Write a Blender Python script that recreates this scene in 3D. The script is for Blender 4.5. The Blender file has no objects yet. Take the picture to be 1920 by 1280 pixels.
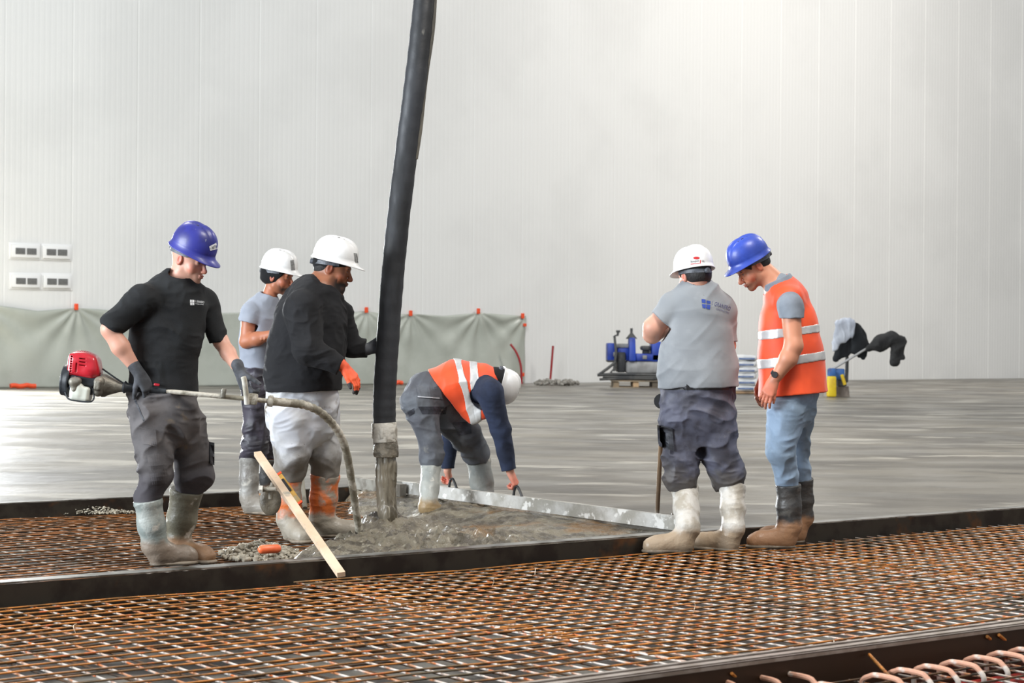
import bpy, bmesh, math, random
import numpy as np
from mathutils import Vector, Matrix
from mathutils.bvhtree import BVHTree

# ---------------------------------------------------------------- camera, world, lights, exposure
FPX = 3600.0
CAMH = 1.24
scene = bpy.context.scene
col = scene.collection
cam_d = bpy.data.cameras.new('camera')
cam = bpy.data.objects.new('camera', cam_d)
col.objects.link(cam)
scene.camera = cam
cam_d.sensor_width = 36
cam_d.lens = FPX / 1920 * 36
cam_d.clip_start = 0.1
cam_d.clip_end = 500
cam_d.dof.use_dof = True
cam_d.dof.focus_distance = 11.2
cam_d.dof.aperture_fstop = 5.6
CROT = Matrix.Rotation(math.pi/2 - math.atan(8/FPX), 3, 'X') @ Matrix.Rotation(0.0085, 3, 'Z')
cam.matrix_world = Matrix.Translation((0, 0, CAMH)) @ CROT.to_4x4()

scene.view_settings.view_transform = 'Standard'
scene.view_settings.look = 'None'
scene.view_settings.gamma = 1
scene.view_settings.use_curve_mapping = False
scene.view_settings.exposure = 0.43
scene.cycles.use_denoising = True
scene.cycles.max_bounces = 5
scene.cycles.caustics_reflective = False
scene.cycles.caustics_refractive = False

world = bpy.data.worlds.new('hall_air')
scene.world = world
world.use_nodes = True
wb = world.node_tree.nodes['Background']
wb.inputs[0].default_value = (0.90, 0.95, 1.0, 1)
wb.inputs[1].default_value = 0.36

def area(name, loc, tgt, sx, sy, power, color):
    d = bpy.data.lights.new(name, 'AREA')
    d.shape = 'RECTANGLE'; d.size = sx; d.size_y = sy
    d.energy = power; d.color = color
    o = bpy.data.objects.new(name, d)
    col.objects.link(o)
    o.location = loc
    o.rotation_euler = (Vector(tgt) - Vector(loc)).to_track_quat('-Z', 'Y').to_euler()
    return o
area('gate_daylight', (-13, 4.5, 3.4), (1.5, 11.5, 0.7), 8, 6, 2700, (0.86, 0.93, 1.0))
area('hall_lamp', (3, 7, 9.5), (2, 12, 0), 3, 3, 620, (1.0, 0.95, 0.88))
area('hall_lamp', (9, 20, 10.5), (8, 20, 0), 3, 3, 700, (1.0, 0.94, 0.86))
area('hall_lamp', (-6, 22, 10.5), (-6, 22, 0), 3, 3, 600, (1.0, 0.96, 0.9))
area('hall_lamp', (14, 40, 15.5), (16, 57, 3), 9, 3, 2350, (1.0, 0.95, 0.90))
area('hall_lamp', (-5, 25, 14), (-3, 43, 3), 6, 3, 1500, (0.95, 0.98, 1.0))
area('side_gate_glow', (-12.9, 37.6, 2.7), (-5, 16, 0.3), 3.2, 5, 5200, (0.93, 0.97, 1.0))

# ---------------------------------------------------------------- geometry of the place
def ray(px, py):
    return (CROT @ Vector(((px-960)/FPX, -(py-640)/FPX, -1.0)))
def P(px, py, Y):
    d = ray(px, py); k = Y / d.y
    return np.array((d.x*k, Y, CAMH + d.z*k))
def G(px, py, z=0.0):
    d = ray(px, py); k = (z - CAMH)/d.z
    return np.array((d.x*k, d.y*k, z))
ANG = math.atan(FPX/4750)
U = np.array((math.cos(ANG), math.sin(ANG), 0)); N = np.array((-math.sin(ANG), math.cos(ANG), 0))
def SN(s, n, z=0.0): return U*s + N*n + np.array((0, 0, z))
def toSN(p): return float(np.dot(p, U)), float(np.dot(p, N))
NA, NB, NC, NW = 8.42, 12.36, 4.955, 38.3
ZS = 0.09          # top of the new slab above the reinforcement
def WALL(px, py, off=0.0):
    d = np.array(ray(px, py)); k = (NW-off)/np.dot(d, N)
    return d*k + np.array((0, 0, CAMH))

# ---------------------------------------------------------------- objects
def link(o, parent=None):
    col.objects.link(o)
    if parent is not None: o.parent = parent
    return o
def tag(o, label=None, cat=None, group=None, kind=None):
    if label: o['label'] = label
    if cat: o['category'] = cat
    if group: o['group'] = group
    if kind: o['kind'] = kind
    return o
def empty(name, loc, label, cat, group=None):
    o = bpy.data.objects.new(name, None)
    o.location = Vector(loc); o.empty_display_size = 0.1
    link(o); tag(o, label, cat, group)
    return o
def wloc(o):
    v = Vector((0, 0, 0))
    while o is not None:
        v = v + Vector(o.location); o = o.parent
    return np.array(v)
def mesh_obj(name, verts, faces, material, parent=None, smooth=True, origin=None):
    """verts in world coordinates"""
    verts = np.asarray(verts, dtype=np.float64)
    if parent is not None: org = wloc(parent)
    else: org = np.array(origin) if origin is not None else np.array((verts[:,0].mean(), verts[:,1].mean(), verts[:,2].min()))
    me = bpy.data.meshes.new(name)
    v = verts - org
    if isinstance(faces, np.ndarray):
        k = faces.shape[1]
        me.vertices.add(len(v)); me.vertices.foreach_set('co', v.astype(np.float32).ravel())
        me.loops.add(faces.size); me.loops.foreach_set('vertex_index', faces.astype(np.int32).ravel())
        me.polygons.add(len(faces))
        me.polygons.foreach_set('loop_start', np.arange(0, faces.size, k, dtype=np.int32))
        me.polygons.foreach_set('loop_total', np.full(len(faces), k, dtype=np.int32))
        me.update(calc_edges=True)
    else:
        me.from_pydata([tuple(x) for x in v], [], faces); me.update()
    if material is not None: me.materials.append(material)
    if smooth: me.polygons.foreach_set('use_smooth', np.ones(len(me.polygons), dtype=bool))
    o = bpy.data.objects.new(name, me)
    if parent is None: o.location = Vector(org)
    link(o, parent)
    return o

def frame_from(d, hint=(0, 0, 1)):
    d = np.array(d, float); d /= np.linalg.norm(d)
    h = np.array(hint, float)
    if abs(np.dot(d, h)) > 0.95: h = np.array((1.0, 0, 0))
    a = np.cross(h, d); a /= np.linalg.norm(a)
    b = np.cross(d, a)
    return a, b, d

class MB:
    """collects boxes, bars, tubes, sheets; build() links them as one mesh object"""
    def __init__(s): s.v = []; s.f = []; s.m = []
    def add(s, v, f, mi=0):
        o = len(s.v)
        s.v.extend([tuple(map(float, x)) for x in v]); s.f.extend([tuple(i+o for i in q) for q in f]); s.m.extend([mi]*len(f))
        return s
    def box(s, c, size, ax=None, mi=0, bev=0.0, taper=1.0):
        c = np.array(c, float); ax = ax if ax is not None else np.eye(3)
        ax = [np.array(a, float) for a in ax]
        h = np.array(size, float)/2
        if bev <= 0:
            v = []
            for k in (-1, 1):
                t = taper if k > 0 else 1.0
                for i, j in ((-1, -1), (1, -1), (1, 1), (-1, 1)):
                    v.append(c + ax[0]*i*h[0]*t + ax[1]*j*h[1]*t + ax[2]*k*h[2])
            s.add(v, [(3,2,1,0),(4,5,6,7),(0,1,5,4),(1,2,6,5),(2,3,7,6),(3,0,4,7)], mi)
        else:
            b = min(bev, *(h*0.98)); rings = []
            prof = [(h[2]*-1, -b), (-h[2]+b*0.3, -b*0.3), (-h[2]+b, 0), (h[2]-b, 0), (h[2]-b*0.3, -b*0.3), (h[2], -b)]
            v = []; n = 12
            for z, ins in prof:
                t = 1 + (taper-1)*((z+h[2])/(2*h[2]))
                for (cx, cy, a0) in ((1, 1, 0), (-1, 1, 90), (-1, -1, 180), (1, -1, 270)):
                    for a in (0, 45, 90):
                        an = math.radians(a0+a); r = b+ins if b+ins > 0 else 0
                        x = cx*(h[0]-b) + math.cos(an)*r; y = cy*(h[1]-b) + math.sin(an)*r
                        v.append(c + ax[0]*x*t + ax[1]*y*t + ax[2]*z)
            f = []
            for r in range(len(prof)-1):
                for i in range(n):
                    j = (i+1) % n
                    f.append((r*n+i, r*n+j, (r+1)*n+j, (r+1)*n+i))
            f.append(tuple(range(n-1, -1, -1))); f.append(tuple((len(prof)-1)*n+i for i in range(n)))
            s.add(v, f, mi)
        return s
    def bar(s, a, b, w, h, mi=0, up=(0, 0, 1)):
        a = np.array(a, float); b = np.array(b, float); L = np.linalg.norm(b-a)
        x, y, z = frame_from(b-a, up)
        return s.box((a+b)/2, (w, h, L), (x, y, z), mi)
    def cyl(s, a, b, r1, r2=None, seg=12, mi=0, caps=True):
        r2 = r1 if r2 is None else r2
        return s.tube([a, b], [r1, r2], seg, mi, caps)
    def tube(s, pts, r, seg=10, mi=0, caps=True):
        pts = [np.array(p, float) for p in pts]
        if not hasattr(r, '__len__'): r = [r]*len(pts)
        v = []; f = []; prev = None
        for i, p in enumerate(pts):
            d = pts[min(i+1, len(pts)-1)] - pts[max(i-1, 0)]
            d = d/ (np.linalg.norm(d)+1e-12)
            if prev is None: a, b, _ = frame_from(d)
            else:
                a = prev - d*np.dot(prev, d); a /= np.linalg.norm(a); b = np.cross(d, a)
            prev = a
            for k in range(seg):
                t = 2*math.pi*k/seg
                v.append(p + (a*math.cos(t) + b*math.sin(t))*r[i])
        for i in range(len(pts)-1):
            for k in range(seg):
                j = (k+1) % seg
                f.append((i*seg+k, i*seg+j, (i+1)*seg+j, (i+1)*seg+k))
        if caps:
            f.append(tuple(range(seg-1, -1, -1))); f.append(tuple((len(pts)-1)*seg+k for k in range(seg)))
        return s.add(v, f, mi)
    def grid(s, fn, nu, nv, mi=0):
        v = [fn(i/nu, j/nv) for j in range(nv+1) for i in range(nu+1)]
        f = [(j*(nu+1)+i, j*(nu+1)+i+1, (j+1)*(nu+1)+i+1, (j+1)*(nu+1)+i) for j in range(nv) for i in range(nu)]
        return s.add(v, f, mi)
    def build(s, name, mats, parent=None, smooth=True, solid=0.0, auto=True, origin=None):
        ml = mats if isinstance(mats, (list, tuple)) else [mats]
        o = mesh_obj(name, np.array(s.v), s.f, ml[0], parent, smooth, origin)
        for m in ml[1:]: o.data.materials.append(m)
        if len(ml) > 1: o.data.polygons.foreach_set('material_index', s.m)
        if smooth and auto:
            bm = bmesh.new(); bm.from_mesh(o.data)
            for e in bm.edges:
                if len(e.link_faces) == 2 and e.calc_face_angle(0) > math.radians(38): e.smooth = False
            bm.to_mesh(o.data); bm.free()
        if solid:
            md = o.modifiers.new('thickness', 'SOLIDIFY'); md.thickness = solid; md.offset = 0
        return o
def spline(pts, n=8):
    pts = [np.array(p, float) for p in pts]; out = []
    for i in range(len(pts)-1):
        p0 = pts[max(i-1, 0)]; p1 = pts[i]; p2 = pts[i+1]; p3 = pts[min(i+2, len(pts)-1)]
        for k in range(n):
            t = k/n
            out.append(0.5*((2*p1) + (-p0+p2)*t + (2*p0-5*p1+4*p2-p3)*t*t + (-p0+3*p1-3*p2+p3)*t**3))
    out.append(pts[-1]); return out

# ---------------------------------------------------------------- materials
def S(r, g, b):
    f = lambda c: (c/255/12.92) if c/255 <= 0.04045 else ((c/255+0.055)/1.055)**2.4
    return (f(r), f(g), f(b), 1.0)
def mat(name, c1, c2=None, scale=6, rough=0.6, rough2=None, metal=0.0, bump=0.0, bscale=60, ramp=(0.42, 0.6),
        stretch=(1, 1, 1), spots=None, low=None, attr=None, coat=0.0, detail=5, sheen=0.0, bdist=0.01, bstretch=None, spec=0.5):
    m = bpy.data.materials.new(name); m.use_nodes = True
    nt = m.node_tree; nd = nt.nodes; L = nt.links
    bs = nd['Principled BSDF']
    tc = nd.new('ShaderNodeTexCoord')
    def noise(sc, st=(1, 1, 1), det=5, rgh=0.55):
        mp = nd.new('ShaderNodeMapping'); mp.inputs['Scale'].default_value = st
        L.new(tc.outputs['Object'], mp.inputs[0])
        n = nd.new('ShaderNodeTexNoise'); n.inputs['Scale'].default_value = sc
        n.inputs['Detail'].default_value = det; n.inputs['Roughness'].default_value = rgh
        L.new(mp.outputs[0], n.inputs['Vector']); return n.outputs['Fac']
    def rmp(sock, a, b):
        r = nd.new('ShaderNodeMapRange'); r.interpolation_type = 'SMOOTHSTEP'
        r.inputs[1].default_value = a; r.inputs[2].default_value = b
        L.new(sock, r.inputs[0]); return r.outputs[0]
    def mix(f, a, b):
        x = nd.new('ShaderNodeMix'); x.data_type = 'RGBA'
        L.new(f, x.inputs[0])
        for s_, v in ((6, a), (7, b)):
            if isinstance(v, tuple): x.inputs[s_].default_value = v
            else: L.new(v, x.inputs[s_])
        return x.outputs[2]
    cur = c1
    if attr:
        a = nd.new('ShaderNodeAttribute'); a.attribute_name = attr; cur = a.outputs['Color']
    fac = None
    if c2 is not None:
        fac = rmp(noise(scale, stretch, detail), *ramp); cur = mix(fac, cur, c2)
    for sp in (spots or []):      # (colour, scale, lo, hi[, stretch])
        f = rmp(noise(sp[1], sp[4] if len(sp) > 4 else (1, 1, 1), 4), sp[2], sp[3])
        cur = mix(f, cur, sp[0])
    for lw in (low or []):        # (colour, height lo, height hi, wobble): dirt up to a height on the thing
        sx = nd.new('ShaderNodeSeparateXYZ'); L.new(tc.outputs['Object'], sx.inputs[0])
        nz = noise(lw[4] if len(lw) > 4 else 9)
        ma = nd.new('ShaderNodeMath'); ma.operation = 'MULTIPLY_ADD'
        L.new(nz, ma.inputs[0]); ma.inputs[1].default_value = -lw[3]; L.new(sx.outputs[2], ma.inputs[2])
        ad = nd.new('ShaderNodeMath'); ad.operation = 'ADD'; L.new(ma.outputs[0], ad.inputs[0]); ad.inputs[1].default_value = lw[3]*0.5
        f = rmp(ad.outputs[0], lw[2], lw[1]) if False else rmp(ad.outputs[0], lw[1], lw[2])
        inv = nd.new('ShaderNodeMath'); inv.operation = 'SUBTRACT'; inv.inputs[0].default_value = 1; L.new(f, inv.inputs[1])
        cur = mix(inv.outputs[0], cur, lw[0])
    if isinstance(cur, tuple): bs.inputs['Base Color'].default_value = cur
    else: L.new(cur, bs.inputs['Base Color'])
    bs.inputs['Roughness'].default_value = rough
    if rough2 is not None:
        r = nd.new('ShaderNodeMapRange'); r.inputs[3].default_value = rough; r.inputs[4].default_value = rough2
        L.new(rmp(noise(scale*1.7, stretch, 3), 0.35, 0.65), r.inputs[0]); L.new(r.outputs[0], bs.inputs['Roughness'])
    bs.inputs['Metallic'].default_value = metal
    bs.inputs['Specular IOR Level'].default_value = spec
    if coat: bs.inputs['Coat Weight'].default_value = coat; bs.inputs['Coat Roughness'].default_value = 0.15
    if sheen: bs.inputs['Sheen Weight'].default_value = sheen
    if bump:
        b = nd.new('ShaderNodeBump'); b.inputs['Strength'].default_value = bump; b.inputs['Distance'].default_value = bdist
        L.new(noise(bscale, bstretch or (1, 1, 1), 4, 0.6), b.inputs['Height']); L.new(b.outputs[0], bs.inputs['Normal'])
    return m

# ---------------------------------------------------------------- distance-field modelling
def hash01(ix, iy, iz, seed):
    h = (ix*73856093) ^ (iy*19349663) ^ (iz*83492791) ^ (seed*2654435761 & 0x7fffffff)
    h = (h ^ (h >> 13)) & 0x7fffffff
    h = (h*1274126177) & 0x7fffffff
    h = (h ^ (h >> 16)) & 0xffff
    return h.astype(np.float32)/65535.0
def vnoise(p, seed=0):
    f = np.floor(p); i = f.astype(np.int64); t = (p-f).astype(np.float32); t = t*t*(3-2*t)
    x, y, z = i[:, 0], i[:, 1], i[:, 2]; o = 0
    for dx in (0, 1):
        wx = t[:, 0] if dx else 1-t[:, 0]
        for dy in (0, 1):
            wy = t[:, 1] if dy else 1-t[:, 1]
            for dz in (0, 1):
                wz = t[:, 2] if dz else 1-t[:, 2]
                o = o + wx*wy*wz*hash01(x+dx, y+dy, z+dz, seed)
    return o
def folds(freq=(9, 9, 20), amp=0.008, seed=1, fine=0.35):
    fr = np.array(freq, dtype=np.float32)
    def fn(p, d):
        w = np.stack([vnoise(p*4.5+i*9.7, seed+20+i) for i in range(3)], 1)-0.5
        p = p + w*0.16
        n = 1-np.abs(2*vnoise(p*fr, seed)-1); n = n**1.4+.07
        n2 = 1-np.abs(2*vnoise(p*fr*2.3 + 5.1, seed+7)-1)
        return d - amp*((n-0.55) + fine*(n2-0.55))
    return fn

def _v(x): return np.array(x, dtype=np.float32)
def C(a, b, ra, rb, k=0.02, ratio=1.0, axis=(0, 1, 0), op='u'):
    ax = _v(axis); ax /= np.linalg.norm(ax)
    return dict(t='c', a=_v(a), b=_v(b), ra=ra, rb=rb, k=k, q=ratio, ax=ax, op=op)
def E(c, r, R=None, k=0.02, op='u'):
    return dict(t='e', c=_v(c), r=_v(r), R=np.array(R if R is not None else np.eye(3), dtype=np.float32), k=k, op=op)
def B(c, h, R=None, rad=0.01, k=0.01, op='u'):
    return dict(t='b', c=_v(c), h=_v(h), R=np.array(R if R is not None else np.eye(3), dtype=np.float32), rad=rad, k=k, op=op)
def PL(p, n, k=0.004, lim=None, op='s'):
    """cuts away the side n points to (inside an optional sphere lim=(c, r))"""
    n = _v(n); n /= np.linalg.norm(n)
    return dict(t='p', p=_v(p), n=n, k=k, op=op, lim=None if lim is None else (_v(lim[0]), lim[1]))
def pdist(q, p):
    t = q['t']
    if t == 'c':
        ab = q['b']-q['a']; L2 = float(np.dot(ab, ab))+1e-12
        ap = p-q['a']; h = np.clip(ap@ab/L2, 0, 1)
        w = ap - h[:, None]*ab; r = q['ra']+(q['rb']-q['ra'])*h
        if q['q'] != 1.0:
            wn = w@q['ax']; w = w + ((1/q['q']-1)*wn)[:, None]*q['ax']
            return (np.sqrt((w*w).sum(1))-r)*min(1.0, q['q'])
        return np.sqrt((w*w).sum(1))-r
    if t == 'e':
        l = (p-q['c'])@q['R'].T
        a = l/q['r']; k0 = np.sqrt((a*a).sum(1)); bb = l/(q['r']**2); k1 = np.sqrt((bb*bb).sum(1))+1e-9
        return k0*(k0-1)/k1
    if t == 'b':
        l = np.abs((p-q['c'])@q['R'].T) - (q['h']-q['rad'])
        return np.sqrt((np.maximum(l, 0)**2).sum(1)) + np.minimum(l.max(1), 0) - q['rad']
    if t == 'p':
        d = -((p-q['p'])@q['n'])
        if q['lim'] is not None:
            s = np.sqrt(((p-q['lim'][0])**2).sum(1))-q['lim'][1]; d = np.maximum(d, s)
        return d
def comb(d, e, q):
    k = q['k']
    if q['op'] == 'u':
        if k <= 0: return np.minimum(d, e)
        h = np.maximum(k-np.abs(d-e), 0)/k
        return np.minimum(d, e) - h*h*k*0.25
    e = -e
    if q['op'] == 'i': e = -e
    if k <= 0: return np.maximum(d, e)
    h = np.maximum(k-np.abs(d-e), 0)/k
    return np.maximum(d, e) + h*h*k*0.25
def bounds(prims):
    lo = []; hi = []
    for q in prims:
        if q['op'] != 'u': continue
        if q['t'] == 'c':
            m = max(1, q['q'])
            for c, r in ((q['a'], q['ra']), (q['b'], q['rb'])): lo.append(c-r*m); hi.append(c+r*m)
        elif q['t'] == 'e': r = float(max(q['r'])); lo.append(q['c']-r); hi.append(q['c']+r)
        elif q['t'] == 'b': r = float(np.linalg.norm(q['h'])); lo.append(q['c']-r); hi.append(q['c']+r)
    return np.min(lo, 0), np.max(hi, 0)
NQ = 1.0
def field(prims, p, disp=None, shell=None):
    d = np.full(len(p), 9.0, dtype=np.float32)
    for q in prims: d = comb(d, pdist(q, p).astype(np.float32), q)
    if disp: d = disp(p, d)
    return d
def sdf_mesh(prims, h=0.005, disp=None, pad=0.03, post=None):
    h = h*NQ
    lo, hi = bounds(prims); lo = lo-pad; hi = hi+pad
    BS = 8
    nb = np.ceil((hi-lo)/(h*BS)).astype(int)+1
    dims = nb*BS+1
    V = np.full(dims, 1.0, dtype=np.float32)
    bi = np.stack(np.meshgrid(*[np.arange(n) for n in nb], indexing='ij'), -1).reshape(-1, 3)
    cen = (lo + (bi+0.5)*BS*h).astype(np.float32)
    rad = h*BS*0.87
    D = np.full(len(cen), 9.0, dtype=np.float32); pd = []
    for q in prims:
        e = pdist(q, cen).astype(np.float32); pd.append(e)
        D = comb(D, e, q)
    kmax = max([q['k'] for q in prims])
    marg = rad*1.35 + kmax + 0.03
    keep = np.abs(D) < marg
    # interior blocks that are far inside
    inside = (D < 0) & ~keep
    for b in bi[inside]:
        V[b[0]*BS:(b[0]+1)*BS+1, b[1]*BS:(b[1]+1)*BS+1, b[2]*BS:(b[2]+1)*BS+1] = -1.0
    g = np.stack(np.meshgrid(*[np.arange(BS+1)]*3, indexing='ij'), -1).reshape(-1, 3)
    idx = np.where(keep)[0]
    CH = 600
    for c0 in range(0, len(idx), CH):
        ii = idx[c0:c0+CH]
        pts = (lo + (bi[ii][:, None, :]*BS + g[None])*h).astype(np.float32).reshape(-1, 3)
        npb = len(g)
        d = np.full(len(pts), 9.0, dtype=np.float32)
        for q, e in zip(prims, pd):
            if q['op'] == 'u': m = e[ii] < np.maximum(D[ii], 0) + 2*rad*1.3 + q['k'] + 0.02
            elif q['op'] == 's': m = e[ii] < rad*1.3 + q['k'] + 0.05
            else: m = np.ones(len(ii), bool)
            if not m.any(): continue
            mm = np.repeat(m, npb)
            d[mm] = comb(d[mm], pdist(q, pts[mm]).astype(np.float32), q)
        if disp: d = disp(pts, d)
        d = d.reshape(len(ii), BS+1, BS+1, BS+1)
        for n_, b in enumerate(bi[ii]):
            V[b[0]*BS:(b[0]+1)*BS+1, b[1]*BS:(b[1]+1)*BS+1, b[2]*BS:(b[2]+1)*BS+1] = d[n_]
    # surface nets
    s = V < 0
    n = sum(s[i:dims[0]-1+i, j:dims[1]-1+j, k:dims[2]-1+k].astype(np.int8) for i in (0, 1) for j in (0, 1) for k in (0, 1))
    act = np.argwhere((n > 0) & (n < 8))
    ids = np.full(n.shape, -1, dtype=np.int32); ids[act[:, 0], act[:, 1], act[:, 2]] = np.arange(len(act))
    cs = np.array([(i, j, k) for i in (0, 1) for j in (0, 1) for k in (0, 1)])
    cv = np.stack([V[act[:, 0]+c[0], act[:, 1]+c[1], act[:, 2]+c[2]] for c in cs], 1)
    acc = np.zeros((len(act), 3)); cnt = np.zeros(len(act))
    for a in range(8):
        for b in range(a+1, 8):
            if np.abs(cs[a]-cs[b]).sum() != 1: continue
            m = (cv[:, a] < 0) != (cv[:, b] < 0)
            t = cv[m, a]/(cv[m, a]-cv[m, b])
            acc[m] += cs[a] + t[:, None]*(cs[b]-cs[a]); cnt[m] += 1
    vv = lo + (act + acc/cnt[:, None])*h
    F = []
    for ax in range(3):
        o1, o2 = [(1, 2), (2, 0), (0, 1)][ax]
        sl0 = [slice(1, None)]*3; sl1 = [slice(1, None)]*3
        A = s; sh = [slice(1, -1)]*3; sh[ax] = slice(0, -1); sh2 = [slice(1, -1)]*3; sh2[ax] = slice(1, None)
        a0 = A[tuple(sh)]; a1 = A[tuple(sh2)]
        w = np.argwhere(a0 != a1)
        flip = a0[w[:, 0], w[:, 1], w[:, 2]]
        base = w.copy(); 
        for q_ in range(3):
            if q_ != ax: base[:, q_] += 1
        e1 = np.zeros(3, int); e1[o1] = 1; e2 = np.zeros(3, int); e2[o2] = 1
        def gid(x): return ids[x[:, 0], x[:, 1], x[:, 2]]
        q = np.stack([gid(base-e1-e2), gid(base-e2), gid(base), gid(base-e1)], 1)
        q[~flip] = q[~flip][:, ::-1]
        F.append(q)
    F = np.concatenate(F); F = F[(F >= 0).all(1)]
    if post is not None: vv = post(vv)
    return vv, F
def sdf_obj(name, prims, material, parent=None, h=0.005, disp=None, colour=None, post=None):
    v, f = sdf_mesh(prims, h, disp, post=post)
    o = mesh_obj(name, v, f, material, parent)
    if colour is not None:
        c = colour(v)
        a = o.data.color_attributes.new('Col', 'FLOAT_COLOR', 'POINT')
        a.data.foreach_set('color', np.concatenate([c, np.ones((len(c), 1))], 1).astype(np.float32).ravel())
    return o

# ---------------------------------------------------------------- lettering and patches laid on a surface
def bvh_of(o):
    off = wloc(o)
    me = o.data
    return BVHTree.FromPolygons([Vector(np.array(v.co)+off) for v in me.vertices], [tuple(p.vertices) for p in me.polygons])
def wrap(name, verts2, faces, target, material, parent, off=0.0015, thick=0.0, fallY=None):
    """verts2: points seen in the photograph; each is laid on the target's surface"""
    org = Vector((0, 0, CAMH)); out = []; last = None
    for (x, y) in verts2:
        d = ray(x, y).normalized()
        loc, nor, _, dist = target.ray_cast(org, d)
        if loc is None:
            if last is None: last = fallY or 11.0
            loc = org + d*last; nor = -d
        else: last = dist
        if nor.dot(d) > 0: nor = -nor
        out.append(np.array(loc + nor*off))
    o = mesh_obj(name, out, faces, material, parent, smooth=False)
    if thick:
        md = o.modifiers.new('thickness', 'SOLIDIFY'); md.thickness = thick; md.offset = 0
    return o
def quadgrid(c, nu, nv):
    """c: four corners in photo pixels, clockwise from top left"""
    c = [np.array(q, float) for q in c]; v = []
    for j in range(nv+1):
        for i in range(nu+1):
            u, w = i/nu, j/nv
            v.append((c[0]*(1-u)+c[1]*u)*(1-w) + (c[3]*(1-u)+c[2]*u)*w)
    f = [(j*(nu+1)+i, (j+1)*(nu+1)+i, (j+1)*(nu+1)+i+1, j*(nu+1)+i+1) for j in range(nv) for i in range(nu)]
    return v, f
def text2d(txt, size=1.0, res=3):
    cu = bpy.data.curves.new('lettering', 'FONT'); cu.body = txt; cu.size = size; cu.resolution_u = res
    o = bpy.data.objects.new('lettering', cu); col.objects.link(o)
    dg = bpy.context.evaluated_depsgraph_get(); dg.update()
    me = bpy.data.meshes.new_from_object(o.evaluated_get(dg))
    v = np.array([q.co[:2] for q in me.vertices]); f = [tuple(p.vertices) for p in me.polygons]
    bpy.data.objects.remove(o); bpy.data.curves.remove(cu); bpy.data.meshes.remove(me)
    return v, f
def letter(name, txt, p0, p1, hpx, target, material, parent, off=0.002):
    """text running from p0 to p1 (baseline, photo pixels) with letter height hpx"""
    v, f = text2d(txt)
    w = v[:, 0].max(); hh = 0.7
    p0 = np.array(p0, float); p1 = np.array(p1, float); d = (p1-p0)
    up = np.array((d[1], -d[0])); up /= np.linalg.norm(up)
    pts = [p0 + d*(q[0]/w) + up*(q[1]/hh*hpx) for q in v]
    return wrap(name, pts, f, target, material, parent, off)
# ---------------------------------------------------------------- the hall
rng = random.Random(7)
M_wall = mat('white_panel', S(218, 218, 215), S(212, 212, 209), scale=0.25, rough=0.45, spec=0.3)
M_slab = mat('fresh_slab', S(119, 113, 102), S(86, 81, 73), scale=0.8, stretch=(0.55, 0.8, 1), ramp=(0.36, 0.64), rough=0.30, rough2=0.52,
             spots=[(S(156, 151, 140), 1.3, 0.56, 0.66, (0.5, 1.1, 1)), (S(74, 70, 62), 1.1, 0.58, 0.72, (0.6, 1.1, 1))],
             bump=0.6, bscale=3.0, bstretch=(0.8, 1.2, 1), bdist=0.03, detail=8)
M_base = mat('wet_blinding', S(104, 102, 94), S(30, 27, 23), scale=2.2, rough=0.45, rough2=0.7, ramp=(0.40, 0.56), bump=0.5, bscale=12)
M_rust = mat('rusty_bar', S(212, 136, 60), S(134, 94, 48), scale=14, rough=0.55, metal=0.25, ramp=(0.38, 0.62),
             spots=[(S(220, 116, 56), 16, 0.58, 0.7), (S(104, 92, 70), 1.1, 0.52, 0.7)], bump=0.3, bscale=200)
M_bright = mat('glinting_bare_bar', S(220, 210, 200), S(196, 132, 88), scale=10, rough=0.35, metal=0.3, ramp=(0.46, 0.62),  # bare steel; the glint of overhead light is painted in as pale colour
               spots=[(S(206, 112, 54), 14, 0.56, 0.66)])
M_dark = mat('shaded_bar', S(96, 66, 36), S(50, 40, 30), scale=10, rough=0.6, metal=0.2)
M_rust2 = mat('wet_shaded_rusty_bar', S(172, 106, 50), S(98, 68, 40), scale=9, rough=0.4, metal=0.25, ramp=(0.36, 0.6))  # darker copy between the rails: wet mud plus shade painted into the colour
M_bright2 = mat('wet_shaded_bare_bar', S(196, 186, 172), S(128, 88, 58), scale=9, rough=0.35, metal=0.3, ramp=(0.44, 0.6))  # cross bars there: wet, shade painted in, some pale glint kept
M_rail = mat('steel_edge', S(56, 50, 42), S(38, 30, 24), scale=5, rough=0.5, metal=0.4, spots=[(S(96, 62, 34), 3, 0.58, 0.7)])
M_railtop = mat('scraped_steel', S(150, 148, 142), S(92, 88, 80), scale=6, stretch=(1, 1, 1), rough=0.35, metal=0.5)
M_sheet = mat('milky_sheeting', S(176, 180, 170), S(166, 170, 160), scale=1.0, rough=0.35, bump=0.25, bscale=3, bdist=0.03)
M_orange = mat('orange_tape', S(235, 82, 40), rough=0.5)
M_red = mat('red_conduit', S(150, 30, 36), rough=0.45)
M_vent = mat('vent_box', S(226, 226, 224), rough=0.5)
M_grille = mat('vent_grille', S(122, 122, 120), S(104, 104, 102), scale=40, rough=0.6)
M_debris = mat('crumbled_mortar', S(150, 146, 138), S(110, 106, 98), scale=12, rough=0.9, bump=0.6, bscale=30)

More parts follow.
